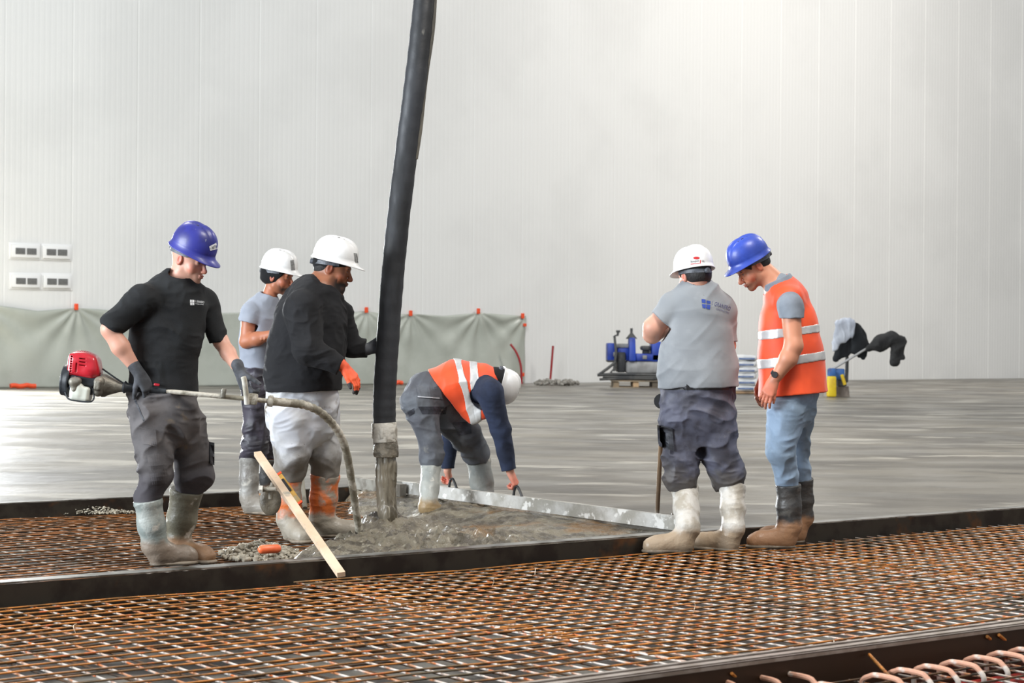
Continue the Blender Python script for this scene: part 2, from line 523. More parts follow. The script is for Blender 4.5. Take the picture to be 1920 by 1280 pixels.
# wall of upright sandwich panels, grooves modelled in the profile
mb = MB(); prof = []
s0 = 17.23 - 1.51*14; npan = 44
for k in range(npan):
    a = s0 + k*1.51
    prof += [(a, 0.010), (a+0.006, 0.010), (a+0.022, 0.0)]
    for r in range(1, 12):
        b = a + r*1.51/12
        prof += [(b-0.03, 0.0), (b-0.018, 0.002), (b+0.018, 0.002), (b+0.03, 0.0)]
    prof += [(a+1.488, 0.0), (a+1.504, 0.010)]
v = []; f = []
for (s_, d_) in prof:
    v.append(SN(s_, NW+d_, ZS-0.1)); v.append(SN(s_, NW+d_, 16.0))
for i in range(len(prof)-1): f.append((2*i, 2*i+2, 2*i+3, 2*i+1))
b0 = len(v)
v += [SN(prof[0][0], NW+0.16, ZS-0.1), SN(prof[0][0], NW+0.16, 16), SN(prof[-1][0], NW+0.16, ZS-0.1), SN(prof[-1][0], NW+0.16, 16)]
f += [(b0, b0+1, b0+3, b0+2)]
tag(mesh_obj('wall_back', v, f, M_wall, smooth=False), kind='structure')

def slab_poly(name, pts, ztop, zbot, m):
    n = len(pts)
    v = [SN(a, b, ztop) for a, b in pts] + [SN(a, b, zbot) for a, b in pts]
    f = [tuple(range(n)), tuple(range(2*n-1, n-1, -1))] + [(i, i+n, (i+1) % n+n, (i+1) % n) for i in range(n)]
    bm = bmesh.new(); vs = [bm.verts.new(tuple(q)) for q in v]
    for q in f: bm.faces.new([vs[i] for i in q])
    bmesh.ops.recalc_face_normals(bm, faces=bm.faces)
    me = bpy.data.meshes.new(name); bm.to_mesh(me); bm.free(); me.materials.append(m)
    o = bpy.data.objects.new(name, me); link(o); return o
q1 = toSN(G(755, 903, ZS)); q2 = toSN(G(1285, 1000, ZS))
slab = slab_poly('floor', [(-22, NB+0.03), (q1[0], NB+0.03), (q1[0]+0.05, q1[1]), (q2[0], NA+0.05), (90, NA+0.05), (90, NW-0.02), (-22, NW-0.02)][::1], ZS, -0.12, M_slab)
tag(slab, kind='structure')
base = slab_poly('floor_blinding', [(-22, -3), (90, -3), (90, NW), (-22, NW)], -0.16, -0.3, M_base)
tag(base, kind='structure')

# steel edge rails
def rail(name, n, s_a, s_b, label, top_w=0.05, face=0.16, lit=True):
    r = empty(name, SN((s_a+s_b)/2, n, -0.155), label, 'formwork rail')
    m1 = MB(); m1.box(SN((s_a+s_b)/2, n, ZS-0.004-0.122), (s_b-s_a, 0.012, 0.244), (U, N, (0, 0, 1))); m1.build('web', M_rail, r, smooth=False)
    m2 = MB(); m2.box(SN((s_a+s_b)/2, n+top_w/2, ZS+0.002), (s_b-s_a, top_w, 0.008), (U, N, (0, 0, 1))); m2.build('flange', M_railtop, r, smooth=False)
    return r
rail('edge_rail', NA, -2, 40, 'long dark steel edge rail running right across, in front of the wet concrete', top_w=0.10)
rail('edge_rail', NB, -8, toSN(G(700, 905, ZS))[0], 'dark steel edge rail at the slab edge behind the man with the vibrator')
r = empty('joint_profile', SN(6, NC, -0.155), 'triple-lipped steel joint profile crossing the bottom right corner', 'joint profile')
mb = MB(); mb.box(SN(6, NC-0.02, -0.03), (24, 0.01, 0.25), (U, N, (0, 0, 1))); mb.build('web', mat('rust_plate', S(58, 38, 22), S(130, 78, 26), scale=2.2, ramp=(0.55, 0.7), rough=0.45, metal=0.4), r, smooth=False)
M_lip = mat('lip_steel', S(176, 164, 154), S(150, 136, 124), scale=8, rough=0.4, metal=0.4)
for k, (dn, w) in enumerate(((-0.012, 0.03), (0.045, 0.035), (0.105, 0.022))):
    mb = MB(); mb.box(SN(6, NC+dn, ZS-0.004), (24, w, 0.012), (U, N, (0, 0, 1))); mb.build('lip', M_lip, r, smooth=False)
mb = MB(); mb.box(SN(6, NC+0.05, ZS-0.05), (24, 0.1, 0.02), (U, N, (0, 0, 1))); mb.build('bed', M_rail, r, smooth=False)

# reinforcing mats
SP = 0.108
def rebar_mat(label, sa, sb, na, nb, z, m_long, m_cross, seed, group, SP=0.108, dia=0.0088, phase=(0.0, 0.0)):
    rg = random.Random(seed); mb = MB()
    org = SN((sa+sb)/2, (na+nb)/2, z-2*dia)
    ph = rg.random()*6
    def wob(s_, n_): return 0.006*math.sin(1.9*s_+ph) + 0.005*math.sin(2.7*n_+2*ph) + 0.003*math.sin(5*s_-3*n_)
    i = math.ceil((na+0.02-phase[1])/SP)
    while phase[1]+i*SP < nb-0.02:
        n_ = phase[1]+i*SP + rg.uniform(-.006, .006); k = max(2, int((sb-sa)/0.5)); sl = rg.uniform(-.004, .004)
        pts = [SN(sa+(sb-sa)*t/k, n_ + sl*t + rg.uniform(-.0015, .0015), z-dia/2+wob(sa+(sb-sa)*t/k, n_)) for t in range(k+1)]
        mb.tube(pts, dia/2, 6, 0); i += 1
    i = math.ceil((sa+0.02-phase[0])/SP)
    while phase[0]+i*SP < sb-0.02:
        s_ = phase[0]+i*SP + rg.uniform(-.006, .006); k = max(2, int((nb-na)/0.4)); sl = rg.uniform(-.006, .006)
        pts = [SN(s_+sl*t/k, na+(nb-na)*t/k, z-dia*1.5+wob(s_, na+(nb-na)*t/k)) for t in range(k+1)]
        mb.tube(pts, dia/2, 6, 1); i += 1
    o = mb.build('rebar_mat', [m_long, m_cross], auto=False, origin=org)
    tag(o, label, 'reinforcement mat', group)
    return o
g1 = 'welded reinforcement mats between the joint profile and the edge rail'
rebar_mat('rusty welded reinforcement mat at bottom left, in front of the vibrator operator', 1.2, 5.1, NC+0.13, NA-0.06, 0.0, M_rust, M_bright, 1, g1)
rebar_mat('rusty reinforcement mat in the foreground below the tip of the wooden batten', 4.95, 8.1, NC+0.13, NA-0.06, 0.002, M_rust, M_bright, 2, g1, phase=(0.02, 0.015))
rebar_mat('rusty reinforcement mat at right, in front of the two men standing by the rail', 7.95, 13.2, NC+0.13, NA-0.06, 0.0, M_rust, M_bright, 3, g1, phase=(0.0, 0.03))
g2 = 'lower layer reinforcement mats'
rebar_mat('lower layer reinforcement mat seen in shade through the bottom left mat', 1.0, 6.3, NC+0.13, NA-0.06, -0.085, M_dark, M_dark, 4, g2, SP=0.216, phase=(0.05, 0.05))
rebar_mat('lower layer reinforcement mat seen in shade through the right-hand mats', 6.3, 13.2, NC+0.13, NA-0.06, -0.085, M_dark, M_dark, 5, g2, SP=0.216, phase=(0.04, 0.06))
g3 = 'reinforcement mats between the two edge rails'
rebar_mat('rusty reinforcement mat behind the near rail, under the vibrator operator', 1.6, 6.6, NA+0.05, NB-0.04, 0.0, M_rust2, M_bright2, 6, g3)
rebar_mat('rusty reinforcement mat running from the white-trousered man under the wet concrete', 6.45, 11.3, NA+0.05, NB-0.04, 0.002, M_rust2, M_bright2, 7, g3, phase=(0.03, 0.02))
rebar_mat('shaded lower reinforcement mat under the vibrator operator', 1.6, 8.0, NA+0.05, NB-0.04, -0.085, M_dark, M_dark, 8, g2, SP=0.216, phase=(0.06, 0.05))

# pit in the bottom right corner: mats, hairpins, braces, bolts
M_pink = mat('weathered_hairpin', S(214, 160, 132), S(228, 216, 204), scale=9, rough=0.6, ramp=(0.5, 0.58), bump=0.3, bscale=80)
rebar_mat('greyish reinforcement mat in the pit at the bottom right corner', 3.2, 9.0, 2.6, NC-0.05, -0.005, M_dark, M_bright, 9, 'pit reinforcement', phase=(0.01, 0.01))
hp = [(1318, 1288, 'half out of the bottom edge, leftmost'), (1352, 1276, 'second from the left'), (1434, 1271, 'third from the left'), (1498, 1266, 'fourth from the left'), (1560, 1285, 'cut by the bottom edge of the picture'),
      (1660, 1268, 'directly below the ribbed brace'), (1708, 1258, 'whitish in its middle, under the ribbed brace'), (1757, 1251, 'just left of the whitish-topped pair'), (1805, 1243, 'just left of the tall white bolt'),
      (1850, 1234, 'just right of the tall white bolt'), (1893, 1226, 'mostly white, near the right edge'), (1932, 1219, 'white, cut by the right edge')]
for i, (hx, hy, where) in enumerate(hp):
    c = G(hx, hy, 0.03); s_, n_ = toSN(c)
    w = 0.20
    pts = [SN(s_, n_+w/2+0.01, -0.05), SN(s_, n_+w/2+0.01, 0.0), SN(s_, n_+w/2-0.03, 0.022), SN(s_, n_+w/4, 0.028), SN(s_, n_, 0.03), SN(s_, n_-w/4, 0.028), SN(s_, n_-w/2+0.03, 0.02), SN(s_, n_-w/2, -0.01), SN(s_, n_-w/2+.005, -0.06)]
    mb = MB(); mb.tube(spline(pts, 4), 0.010, 8)
    tag(mb.build('rebar_hairpin', M_pink), 'bent reinforcement hairpin in the bottom right pit, ' + where, 'rebar hairpin', 'hairpins along the joint profile')
for i, (a, b, lab, rr) in enumerate((((1372, 1262), (1396, 1284), 'thin rusty brace under the joint profile near the bottom edge', 0.006), ((1629, 1226), (1672, 1272), 'ribbed rusty threaded brace leaning from the joint profile', 0.007),
                               ((1851, 1193), (1876, 1214), 'left one of the paired rusty braces near the right edge', 0.007), ((1873, 1190), (1902, 1214), 'right one of the paired rusty braces near the right edge', 0.007))):
    rd = np.array(ray(*a)); pa = rd*((NC-0.035)/np.dot(rd, N)) + np.array((0, 0, CAMH)); pb = G(b[0], b[1], 0.0)
    mb = MB(); n = 24; L = [pa+(pb-pa)*t/n for t in range(n+1)]
    mb.tube(L, [rr*(1.0 if t % 2 else 0.75) for t in range(n+1)] if i == 1 else rr, 7)
    tag(mb.build('brace_bar', M_rust), lab, 'brace bar')
for (x, y, lab) in ((1549, 1272, 'small white capped anchor bolt near the bottom edge, left of the ribbed brace'), (1837, 1226, 'small white capped anchor bolt between the hairpins at far right')):
    c = G(x, y, -0.02); mb = MB()
    mb.cyl(c+(0, 0, -0.14), c+(0, 0, 0.02), 0.006, seg=8); mb.cyl(c+(0, 0, 0.0), c+(0, 0, 0.022), 0.011, seg=10); mb.cyl(c+(0, 0, 0.022), c+(0, 0, 0.045), 0.008, 0.003, seg=10)
    tag(mb.build('anchor_bolt', mat('white_cap', S(240, 232, 220), rough=0.4), smooth=True), lab, 'bolt')
c = G(1880, 1285, -0.12); mb = MB(); mb.box(c, (1.1, 0.10, 0.06), (U, N, (0, 0, 1)), bev=0.01)
tag(mb.build('red_plank', mat('red_paint', S(170, 34, 26), S(120, 40, 30), scale=10, rough=0.6)), 'red painted plank lying deep in the bottom right pit', 'plank')
# tie-wire curls
M_wire = mat('tie_wire', S(206, 186, 160), rough=0.4, metal=0.5)
for i, (x, y, hgt, lab) in enumerate(((424, 1081, 0.05, 'curl of tie wire sticking up beside the long rail, below the grey debris'), (1300, 1148, 0.045, 'wire end in the middle of the right-hand mat'), (922, 1100, 0.04, 'upright wire end in the foreground mat right of the batten'),
                                    (1003, 1078, 0.04, 'wire end standing near the rail in the mat centre'), (1563, 1215, 0.04, 'curled wire end beside the joint profile'), (142, 1187, 0.04, 'wire curl in the lower left mat'))):
    c = G(x, y, 0.0); r_ = random.Random(i)
    a_ = r_.uniform(0, 6)
    pts = [c, c+(0.008*math.cos(a_), 0, hgt*0.4), c+(0.012*math.cos(a_), 0.005, hgt*0.8), c+(-0.004*math.cos(a_), 0.004, hgt)]
    if i == 0: pts = [c+(0, 0, 0)] + [c+(0.02*math.sin(t*0.6), 0.0, 0.01+hgt*t/5) for t in range(1, 5)] + [c+(-0.022, 0, hgt)]
    mb = MB(); mb.tube(spline(pts, 4), 0.0014, 5)
    tag(mb.build('wire_tie', M_wire), lab, 'tie wire')

# fresh concrete being placed: lumpy height field between the rails
M_wet = mat('wet_concrete', S(124, 116, 99), S(80, 73, 61), scale=7, rough=0.18, rough2=0.5, bump=0.8, bscale=70, bdist=0.012,
            spots=[(S(150, 143, 126), 20, 0.60, 0.68), (S(128, 98, 60), 1.6, 0.56, 0.68)], detail=8)
poly = [G(*p, 0.03) for p in ((545, 1050), (556, 1034), (600, 1022), (632, 1018), (672, 985), (650, 940), (640, 905))]
polysn = [toSN(p) for p in poly]
polysn = [(polysn[0][0]-0.05, NA+0.05)] + polysn + [(toSN(G(640, 905, 0.03))[0], NB+0.0), (q1[0]+0.1, NB), (q1[0]+0.35, q1[1]+0.02), (q2[0]+0.15, NA+0.05)]
gs = np.arange(min(p[0] for p in polysn)-0.2, max(p[0] for p in polysn)+0.2, 0.014); gn = np.arange(NA+0.018, NB-0.02, 0.014)
SS, NN = np.meshgrid(gs, gn)
px = SS.ravel(); py = NN.ravel()
inside = np.zeros(len(px), bool); dmin = np.full(len(px), 9.0)
for i in range(len(polysn)):
    (x1, y1), (x2, y2) = polysn[i], polysn[(i+1) % len(polysn)]
    c_ = ((y1 > py) != (y2 > py)) & (px < (x2-x1)*(py-y1)/((y2-y1) if y2 != y1 else 1e-9)+x1)
    inside ^= c_
    ex, ey = x2-x1, y2-y1; t = np.clip(((px-x1)*ex+(py-y1)*ey)/(ex*ex+ey*ey+1e-9), 0, 1)
    dmin = np.minimum(dmin, np.hypot(px-x1-t*ex, py-y1-t*ey))
p3 = np.stack([px, py, np.zeros(len(px))], 1)
sd = np.where(inside, dmin, -dmin)
sd_edge = sd + 0.12*(vnoise(p3*6, 3)-0.5)
def ridg(p, s): return 1-np.abs(2*vnoise(p, s)-1)
# lumps are stronger near the pour, smoother by the screed
toscreed = np.clip(((px-q1[0])*(NA-q1[1]) - (py-q1[1])*(q2[0]-q1[0]))/np.hypot(q2[0]-q1[0], NA-q1[1])*-1, -9, 9)
pour = np.array(toSN(G(729, 1002, 0.0)))
dp = np.hypot(px-pour[0], py-pour[1])
rail_d = py-NA
mod = np.clip(vnoise(p3*1.1, 21)*1.6-.2, .25, 1.1)*np.clip(1.25-rail_d/2.5, .5, 1.2)
lump = 0.022*ridg(p3*5, 11) + mod*(0.030*ridg(p3*12, 12)**2 + 0.055*vnoise(p3*26, 13)**2 + 0.028*vnoise(p3*55, 14))
z = 0.05 + 0.05*(vnoise(p3*2.2, 5)-0.4) + lump - 0.02
for bx_ in ((806, 974), (912, 963)):
    hb_ = toSN(G(*bx_, 0)); z += 0.07*np.exp(-((px-hb_[0]-.1)**2+(py-hb_[1])**2)/0.22**2)
z += 0.05*np.exp(-(dp/0.28)**2) - 0.03*np.exp(-((dp-0.45)/0.25)**2)
near = np.clip(rail_d/0.10, 0, 1); z = z*near + (ZS-0.008+0.012*vnoise(p3*30, 8))*(1-near)
# low spots where bars show, between the second man's boots and the pour
hol = np.array(toSN(G(700, 975, 0))); z -= 0.075*np.exp(-(((px-hol[0])/0.55)**2+((py-hol[1])/0.28)**2))
dsc = np.abs(toscreed); ks = np.clip(1-dsc/0.5, 0, 1)*inside
z = z*(1-0.75*ks) + (ZS-0.03+0.3*lump)*0.75*ks
z = np.where(sd_edge < 0.10, z*np.clip(sd_edge/0.10, -1, 1)**1.0 - 0.03*(1-np.clip(sd_edge/0.10, 0, 1)), z)
keepv = (sd_edge > -0.02).reshape(SS.shape)
gx = SS.shape[1]; ids = np.arange(len(px)).reshape(SS.shape)
qk = keepv[:-1, :-1] & keepv[1:, :-1] & keepv[:-1, 1:] & keepv[1:, 1:]
F = np.stack([ids[:-1, :-1][qk], ids[:-1, 1:][qk], ids[1:, 1:][qk], ids[1:, :-1][qk]], 1)
used, inv = np.unique(F, return_inverse=True)
V = px[used, None]*U + py[used, None]*N + z[used, None]*np.array((0, 0, 1))
# fold the rim down to the blinding so the heap has a body
o = mesh_obj('wet_concrete', V, inv.reshape(F.shape), M_wet)
tag(o, 'lumpy wet concrete freshly poured between the rails around the hose outlet', 'wet concrete', kind='stuff')
md = o.modifiers.new('body', 'SOLIDIFY'); md.thickness = 0.05; md.offset = -1

# grey debris rim beside the rail (crumbs at its left end)
def crumbs(name, label, cx, cy, sx, sy, n, size, seed, m, zz=0.0):
    rg = random.Random(seed); mb = MB()
    for i in range(n):
        a = rg.uniform(0, 6.28); r = math.sqrt(rg.random())
        p = G(cx+sx*r*math.cos(a), cy+sy*r*math.sin(a), zz); sz = size*rg.uniform(0.4, 1.1)
        hh = (1-r)*0.08
        R = Matrix.Rotation(rg.uniform(0, 6), 3, 'Z') @ Matrix.Rotation(rg.uniform(-.8, .8), 3, 'X') @ Matrix.Rotation(rg.uniform(-.8, .8), 3, 'Y')
        ax = [np.array(R.col[k]) for k in range(3)]
        mb.box(p+(0, 0, sz*0.4+hh*rg.random()), (sz*rg.uniform(.5, 1.3), sz*rg.uniform(.4, .8), sz*rg.uniform(.3, .7)), ax, bev=sz*0.2)
    o = mb.build(name, m, auto=False); tag(o, label, 'rubble', kind='stuff'); return o
M_crumb = mat('concrete_crumb', S(178, 170, 152), S(130, 122, 106), scale=20, rough=0.45, bump=0.5, bscale=90)
crumbs('concrete_crumbs', 'heap of wet grey concrete crumbs at the left end of the pour beside the rail', 488, 1042, 76, 13, 900, 0.034, 3, M_crumb, 0.01)
crumbs('concrete_spill', 'thin line of spilled wet concrete at the foot of the edge rail at far right', 1770, 972, 190, 4, 900, 0.022, 6, M_crumb, -0.005)
crumbs('concrete_spill', 'thin line of spilled wet concrete at the foot of the far edge rail at left', 110, 962, 150, 3, 700, 0.022, 7, M_crumb, -0.005)
crumbs('mortar_debris', 'low heap of mortar debris at the wall foot around the red conduit', 1045, 721.5, 40, 2, 90, 0.16, 5, M_debris, ZS)

# milky plastic sheeting along the foot of the wall, pinned with orange clips
top = [(-40, 568), (0, 573), (70, 583), (143, 577), (240, 584), (330, 588), (450, 586), (560, 583), (620, 588), (687, 583), (730, 590), (770, 588), (830, 592), (897, 586), (945, 590), (985, 592)]
botp = [(-40, 729), (0, 727), (985, 718)]
clips = [143, 687, 770, 897, 985, -40]
nx, nz = 420, 44; v = []; tx = [p[0] for p in top]; ty = [p[1] for p in top]
xs = np.linspace(-40, 985, nx+1)
for j in range(nz+1):
    w = j/nz
    for i, x in enumerate(xs):
        yt = np.interp(x, tx, ty); pt = WALL(x, yt, 0.05); zt = pt[2]
        s_, n_ = toSN(pt); z_ = zt*(1-w) + (ZS+0.005)*w
        fold = 0.0
        for c_ in clips:
            sc, _ = toSN(WALL(c_, 585, 0.05)); ds = (s_-sc); rr = math.hypot(ds, zt-z_)+0.05; an = math.atan2(ds, zt-z_+0.02)
            fold += 0.035*math.sin(an*11+c_)*math.exp(-rr/1.5)*min(1, rr/0.3)
        vn = math.sin(s_*2.2+3*math.sin(s_*0.6))*0.02*w + 0.02*math.sin(s_*5+w*3)*w*0.6
        off = 0.07 + fold + vn 
        v.append(SN(s_, NW-off, z_))
f = [(j*(nx+1)+i, j*(nx+1)+i+1, (j+1)*(nx+1)+i+1, (j+1)*(nx+1)+i) for j in range(nz) for i in range(nx)]
sh = mesh_obj('plastic_sheeting', v, f, M_sheet)
md = sh.modifiers.new('thickness', 'SOLIDIFY'); md.thickness = 0.004
tag(sh, 'long milky plastic sheeting hung along the foot of the back wall at left', 'plastic sheeting')
for (x, y, hgt, lab) in ((143, 575, 12, 'orange clip on the sheeting edge, above the red vibrator engine'), (687, 581, 12, 'orange clip on the sheeting edge, just left of the black hose'), (770, 587, 12, 'orange clip on the sheeting edge, just right of the black hose'),
                    (897, 583, 12, 'orange clip on the sheeting edge, above the bending man'), (980, 592, 12, 'orange clip at the top right corner of the sheeting'), (984, 609, 7, 'small orange clip on the right edge of the sheeting, below the corner clip'), (980, 702, 8, 'orange clip low on the right edge, beside the curved red conduit')):
    c = WALL(x, y, 0.12); hh = hgt/80*0.9
    mb = MB(); mb.box(c, (0.085, 0.05, hh), (U, N, (0, 0, 1)), bev=0.012); mb.box(c+np.array((0, 0, hh*0.35)), (0.05, 0.07, hh*0.3), (U, N, (0, 0, 1)), bev=0.01)
    tag(mb.build('sheeting_clip', M_orange), lab, 'clip', 'orange clips along the sheeting')
for (x, y, L_, lab) in ((46, 724, 0.55, 'orange wrap lying at the foot of the sheeting at far left'), (748, 712, 0.3, 'orange wrap at the foot of the sheeting right of the black hose')):
    s_, _ = toSN(WALL(x, y, 0.5)); c = SN(s_, NW-0.42, ZS+0.02); mb = MB()
    pts = [c+U*L_*(t/6-0.5)+np.array((0, 0, 0.035+0.012*math.sin(t*2))) for t in range(7)]
    mb.tube(spline(pts, 4), 0.05, 8)
    tag(mb.build('orange_wrap', M_orange), lab, 'plastic wrap')
# wall boxes with twin grilles
for (x, y, lab) in ((47, 471, 'white wall vent with twin grey grilles, upper left of the four'), (105, 473, 'white wall vent with twin grey grilles, upper right of the four'),
               (48, 527, 'white wall vent with twin grey grilles, lower left of the four'), (106, 528, 'white wall vent with twin grey grilles, lower right of the four')):
    c = WALL(x, y, 0.05); r = empty('wall_vent', WALL(x, y, 0.0), lab, 'wall vent', 'four wall vents')
    mb = MB(); mb.box(c, (0.62, 0.09, 0.27), (U, N, (0, 0, 1)), bev=0.02); mb.box(WALL(x, y, 0.012), (0.72, 0.02, 0.36), (U, N, (0, 0, 1)), bev=0.006); mb.build('housing', M_vent, r)
    for sg in (-1, 1):
        mb = MB(); g = c+U*0.125*sg
        mb.box(g-N*0.05, (0.21, 0.02, 0.13), (U, N, (0, 0, 1)))
        for k in range(5): mb.box(g-N*0.064+np.array((0, 0, -0.05+0.025*k)), (0.2, 0.012, 0.008), (U, N, (0, 0, 1)))
        mb.build('grille', M_grille, r, smooth=False)
# red conduits rising from the floor by the wall
for pts, lab in (([(957, 645), (966, 657), (973, 672), (977, 690), (978, 716)], 'curved red conduit rising from the floor at the right end of the sheeting'), ([(1037, 648), (1036, 660), (1034, 685), (1031, 716)], 'straight red conduit standing alone before the bare wall')):
    Y = WALL(pts[-1][0], pts[-1][1], 0.5)[1]; pts[-1] = (pts[-1][0], 720.5)
    mb = MB(); mb.tube(spline([P(x, y, Y) for x, y in pts], 5), 0.028, 8)
    tag(mb.build('red_conduit', M_red), lab, 'conduit')
# ---------------------------------------------------------------- people
def unit(v): v = np.array(v, float); return v/np.linalg.norm(v)
class Head:
    """local axes: x to the person's left, y forward, z up; origin at eye level inside the head"""
    def __init__(s, c, psi, pitch, roll=0.0, k=1.0):
        a = math.radians(psi); p = math.radians(pitch)
        fh = np.array((math.cos(a), -math.sin(a), 0.0)); s.x = np.array((-math.sin(a), -math.cos(a), 0.0))
        s.y = fh*math.cos(p) - np.array((0, 0, 1.0))*math.sin(p)
        s.z = np.cross(s.x, s.y)
        if roll:
            r = math.radians(roll); x, z = s.x, s.z
            s.x = x*math.cos(r) + z*math.sin(r); s.z = z*math.cos(r) - x*math.sin(r)
        s.c = np.array(c, float); s.k = k; s.R = np.stack([s.x, s.y, s.z])
    def w(s, x, y, z): return s.c + s.k*(s.x*x + s.y*y + s.z*z)
    def loc(s, v): return ((v-s.c)@s.R.T)/s.k
    def tilted(s, deg, dy=0.0, dz=0.0):
        t = math.radians(deg); h = Head.__new__(Head); h.k = s.k
        h.x = s.x; h.y = s.y*math.cos(t)-s.z*math.sin(t); h.z = np.cross(h.x, h.y)
        h.c = s.c + s.k*(s.y*dy + s.z*dz); h.R = np.stack([h.x, h.y, h.z]); return h
def head_prims(H, fat=0.0, nose=1.0):
    k = H.k; w = H.w; R = H.R
    e = lambda c, r, kk=0.02, op='u': E(w(*c), np.array(r)*k, R, kk*k, op)
    c = lambda a, b, ra, rb, kk=0.02, op='u': C(w(*a), w(*b), ra*k, rb*k, kk*k, op=op)
    L = [e((0, -.015, .030), (.077, .098, .088), .0),
         e((0, .028, -.028), (.062+fat, .062, .086), .03)]
    for sx in (-1, 1):
        L += [c((sx*(.046+fat), .0, -.062), (sx*.012, .066, -.100), .024+fat, .018+fat*.6, .022),
              e((sx*.042, .058, -.034), (.024+fat*.5, .022, .024), .022)]
    L += [e((0, .078, -.100), (.021, .017, .018), .02),
          c((-.034, .082, .022), (.034, .082, .022), .012, .012, .014),
          e((0, .076, -.066), (.030, .022, .024), .016)]
    for sx in (-1, 1): L.append(E(w(sx*.033, .101, .000), np.array((.019, .016, .012))*k, R, .012*k, 's'))
    for sx in (-1, 1): L.append(e((sx*.032, .074, -.001), (.0155, .0155, .013), .004))
    L += [c((0, .088, .008), (0, .092+.022*nose, -.034), .008, .0125, .010),
          e((0, .090+.014*nose, -.040), (.017, .012, .009), .008),
          e((0, .100, -.062), (.021, .0085, .0052), .005),
          e((0, .099, -.073), (.018, .0085, .0058), .005)]
    for sx in (-1, 1):
        L += [E(w(sx*.079, -.010, -.006), np.array((.009, .019, .032))*k, R, .006*k),
              E(w(sx*.088, -.006, -.004), np.array((.006, .011, .020))*k, R, .004*k, 's')]
    return L
def skin_colour(H, skin, red, lip, brow=None, beard=None, beard_lo=None, hair=None, hands=None):
    skin = np.array(skin[:3]); red = np.array(red[:3]); lip = np.array(lip[:3])
    def blob(l, c, r): return np.clip(1.25-np.sqrt((((l-np.array(c))/np.array(r))**2).sum(1)), 0, 1).clip(0, .8)[:, None]/.8
    def fn(v):
        l = H.loc(v); n = vnoise(v*38, 3)[:, None]
        c = skin*(0.95+0.1*n) + 0*l[:, :1]
        m = 0
        for sx in (-1, 1):
            m = np.maximum(m, 0.55*blob(l, (sx*.05, .06, -.035), (.03, .03, .028))); m = np.maximum(m, .8*blob(l, (sx*.082, -.006, -.006), (.018, .025, .036)))
        m = np.maximum(m, .6*blob(l, (0, .114, -.036), (.02, .02, .02)))
        if hands is not None:
            for hp_ in hands: m = np.maximum(m, .7*np.clip(1.3-np.linalg.norm(v-np.array(hp_), axis=1)/.09, 0, 1)[:, None])
        c = c*(1-m)+red*m
        m = np.maximum(blob(l, (0, .103, -.062), (.023, .014, .006)), blob(l, (0, .102, -.073), (.02, .014, .007))); c = c*(1-m)+lip*m
        if beard is not None:
            lo = l[:, 2]; f = np.clip((-.046-lo - .25*np.clip(.07-np.abs(l[:, 1]-.03), 0, .05) + .6*np.abs(l[:, 0])*(l[:, 1] < .05)*.5)/.022, 0, 1)*np.clip((l[:, 1]-.002)/.055, 0, 1)*np.clip((lo+.14)/.02, 0, 1)
            f = f*(1-0.9*blob(l, (0, .103, -.067), (.02, .02, .011))[:, 0])
            f = f[:, None]*(0.75+0.5*n) * beard_lo; c = c*(1-np.clip(f, 0, 1)) + np.array(beard[:3])*np.clip(f, 0, 1)
        if brow is not None:
            for sx in (-1, 1): m = blob(l, (sx*.034, .094, .020), (.021, .012, .0048)); c = c*(1-m)+np.array(brow[:3])*m
        for sx in (-1, 1):
            m = blob(l, (sx*.032, .090, .0045), (.016, .008, .003)); c = c*(1-m)+np.array((.02, .012, .01))*m
            m = blob(l, (sx*.032, .090, -.001), (.0115, .006, .0035)); c = c*(1-m)+np.array((.55, .5, .47))*m
            m = blob(l, (sx*.034, .091, -.001), (.0045, .006, .0035)); c = c*(1-m)+np.array((.02, .012, .01))*m
        return np.clip(c, 0, 1)
    return fn
def hair_prims(H, t=.008, nape=-.062, front=.055, side=-.03, bulk=1.0):
    k = H.k; w = H.w; R = H.R
    return [E(w(0, -.017, .030), np.array((.077+t, .098+t*bulk, .088+t))*k, R, .0),
            E(w(0, -.055, -.015), np.array((.062+t, .055+t, .062))*k, R, .02*k),
            PL(w(0, front, .03), H.y - H.z*.35, .006*k),
            PL(w(0, 0, nape), -H.z, .008*k)] + \
           [E(w(sx*.085, .012, -.012), np.array((.030, .028, .040))*k, R, .006*k, 's') for sx in (-1, 1)] + \
           [E(w(0, .085, -.045), np.array((.09, .095, .085))*k, R, .008*k, 's')]

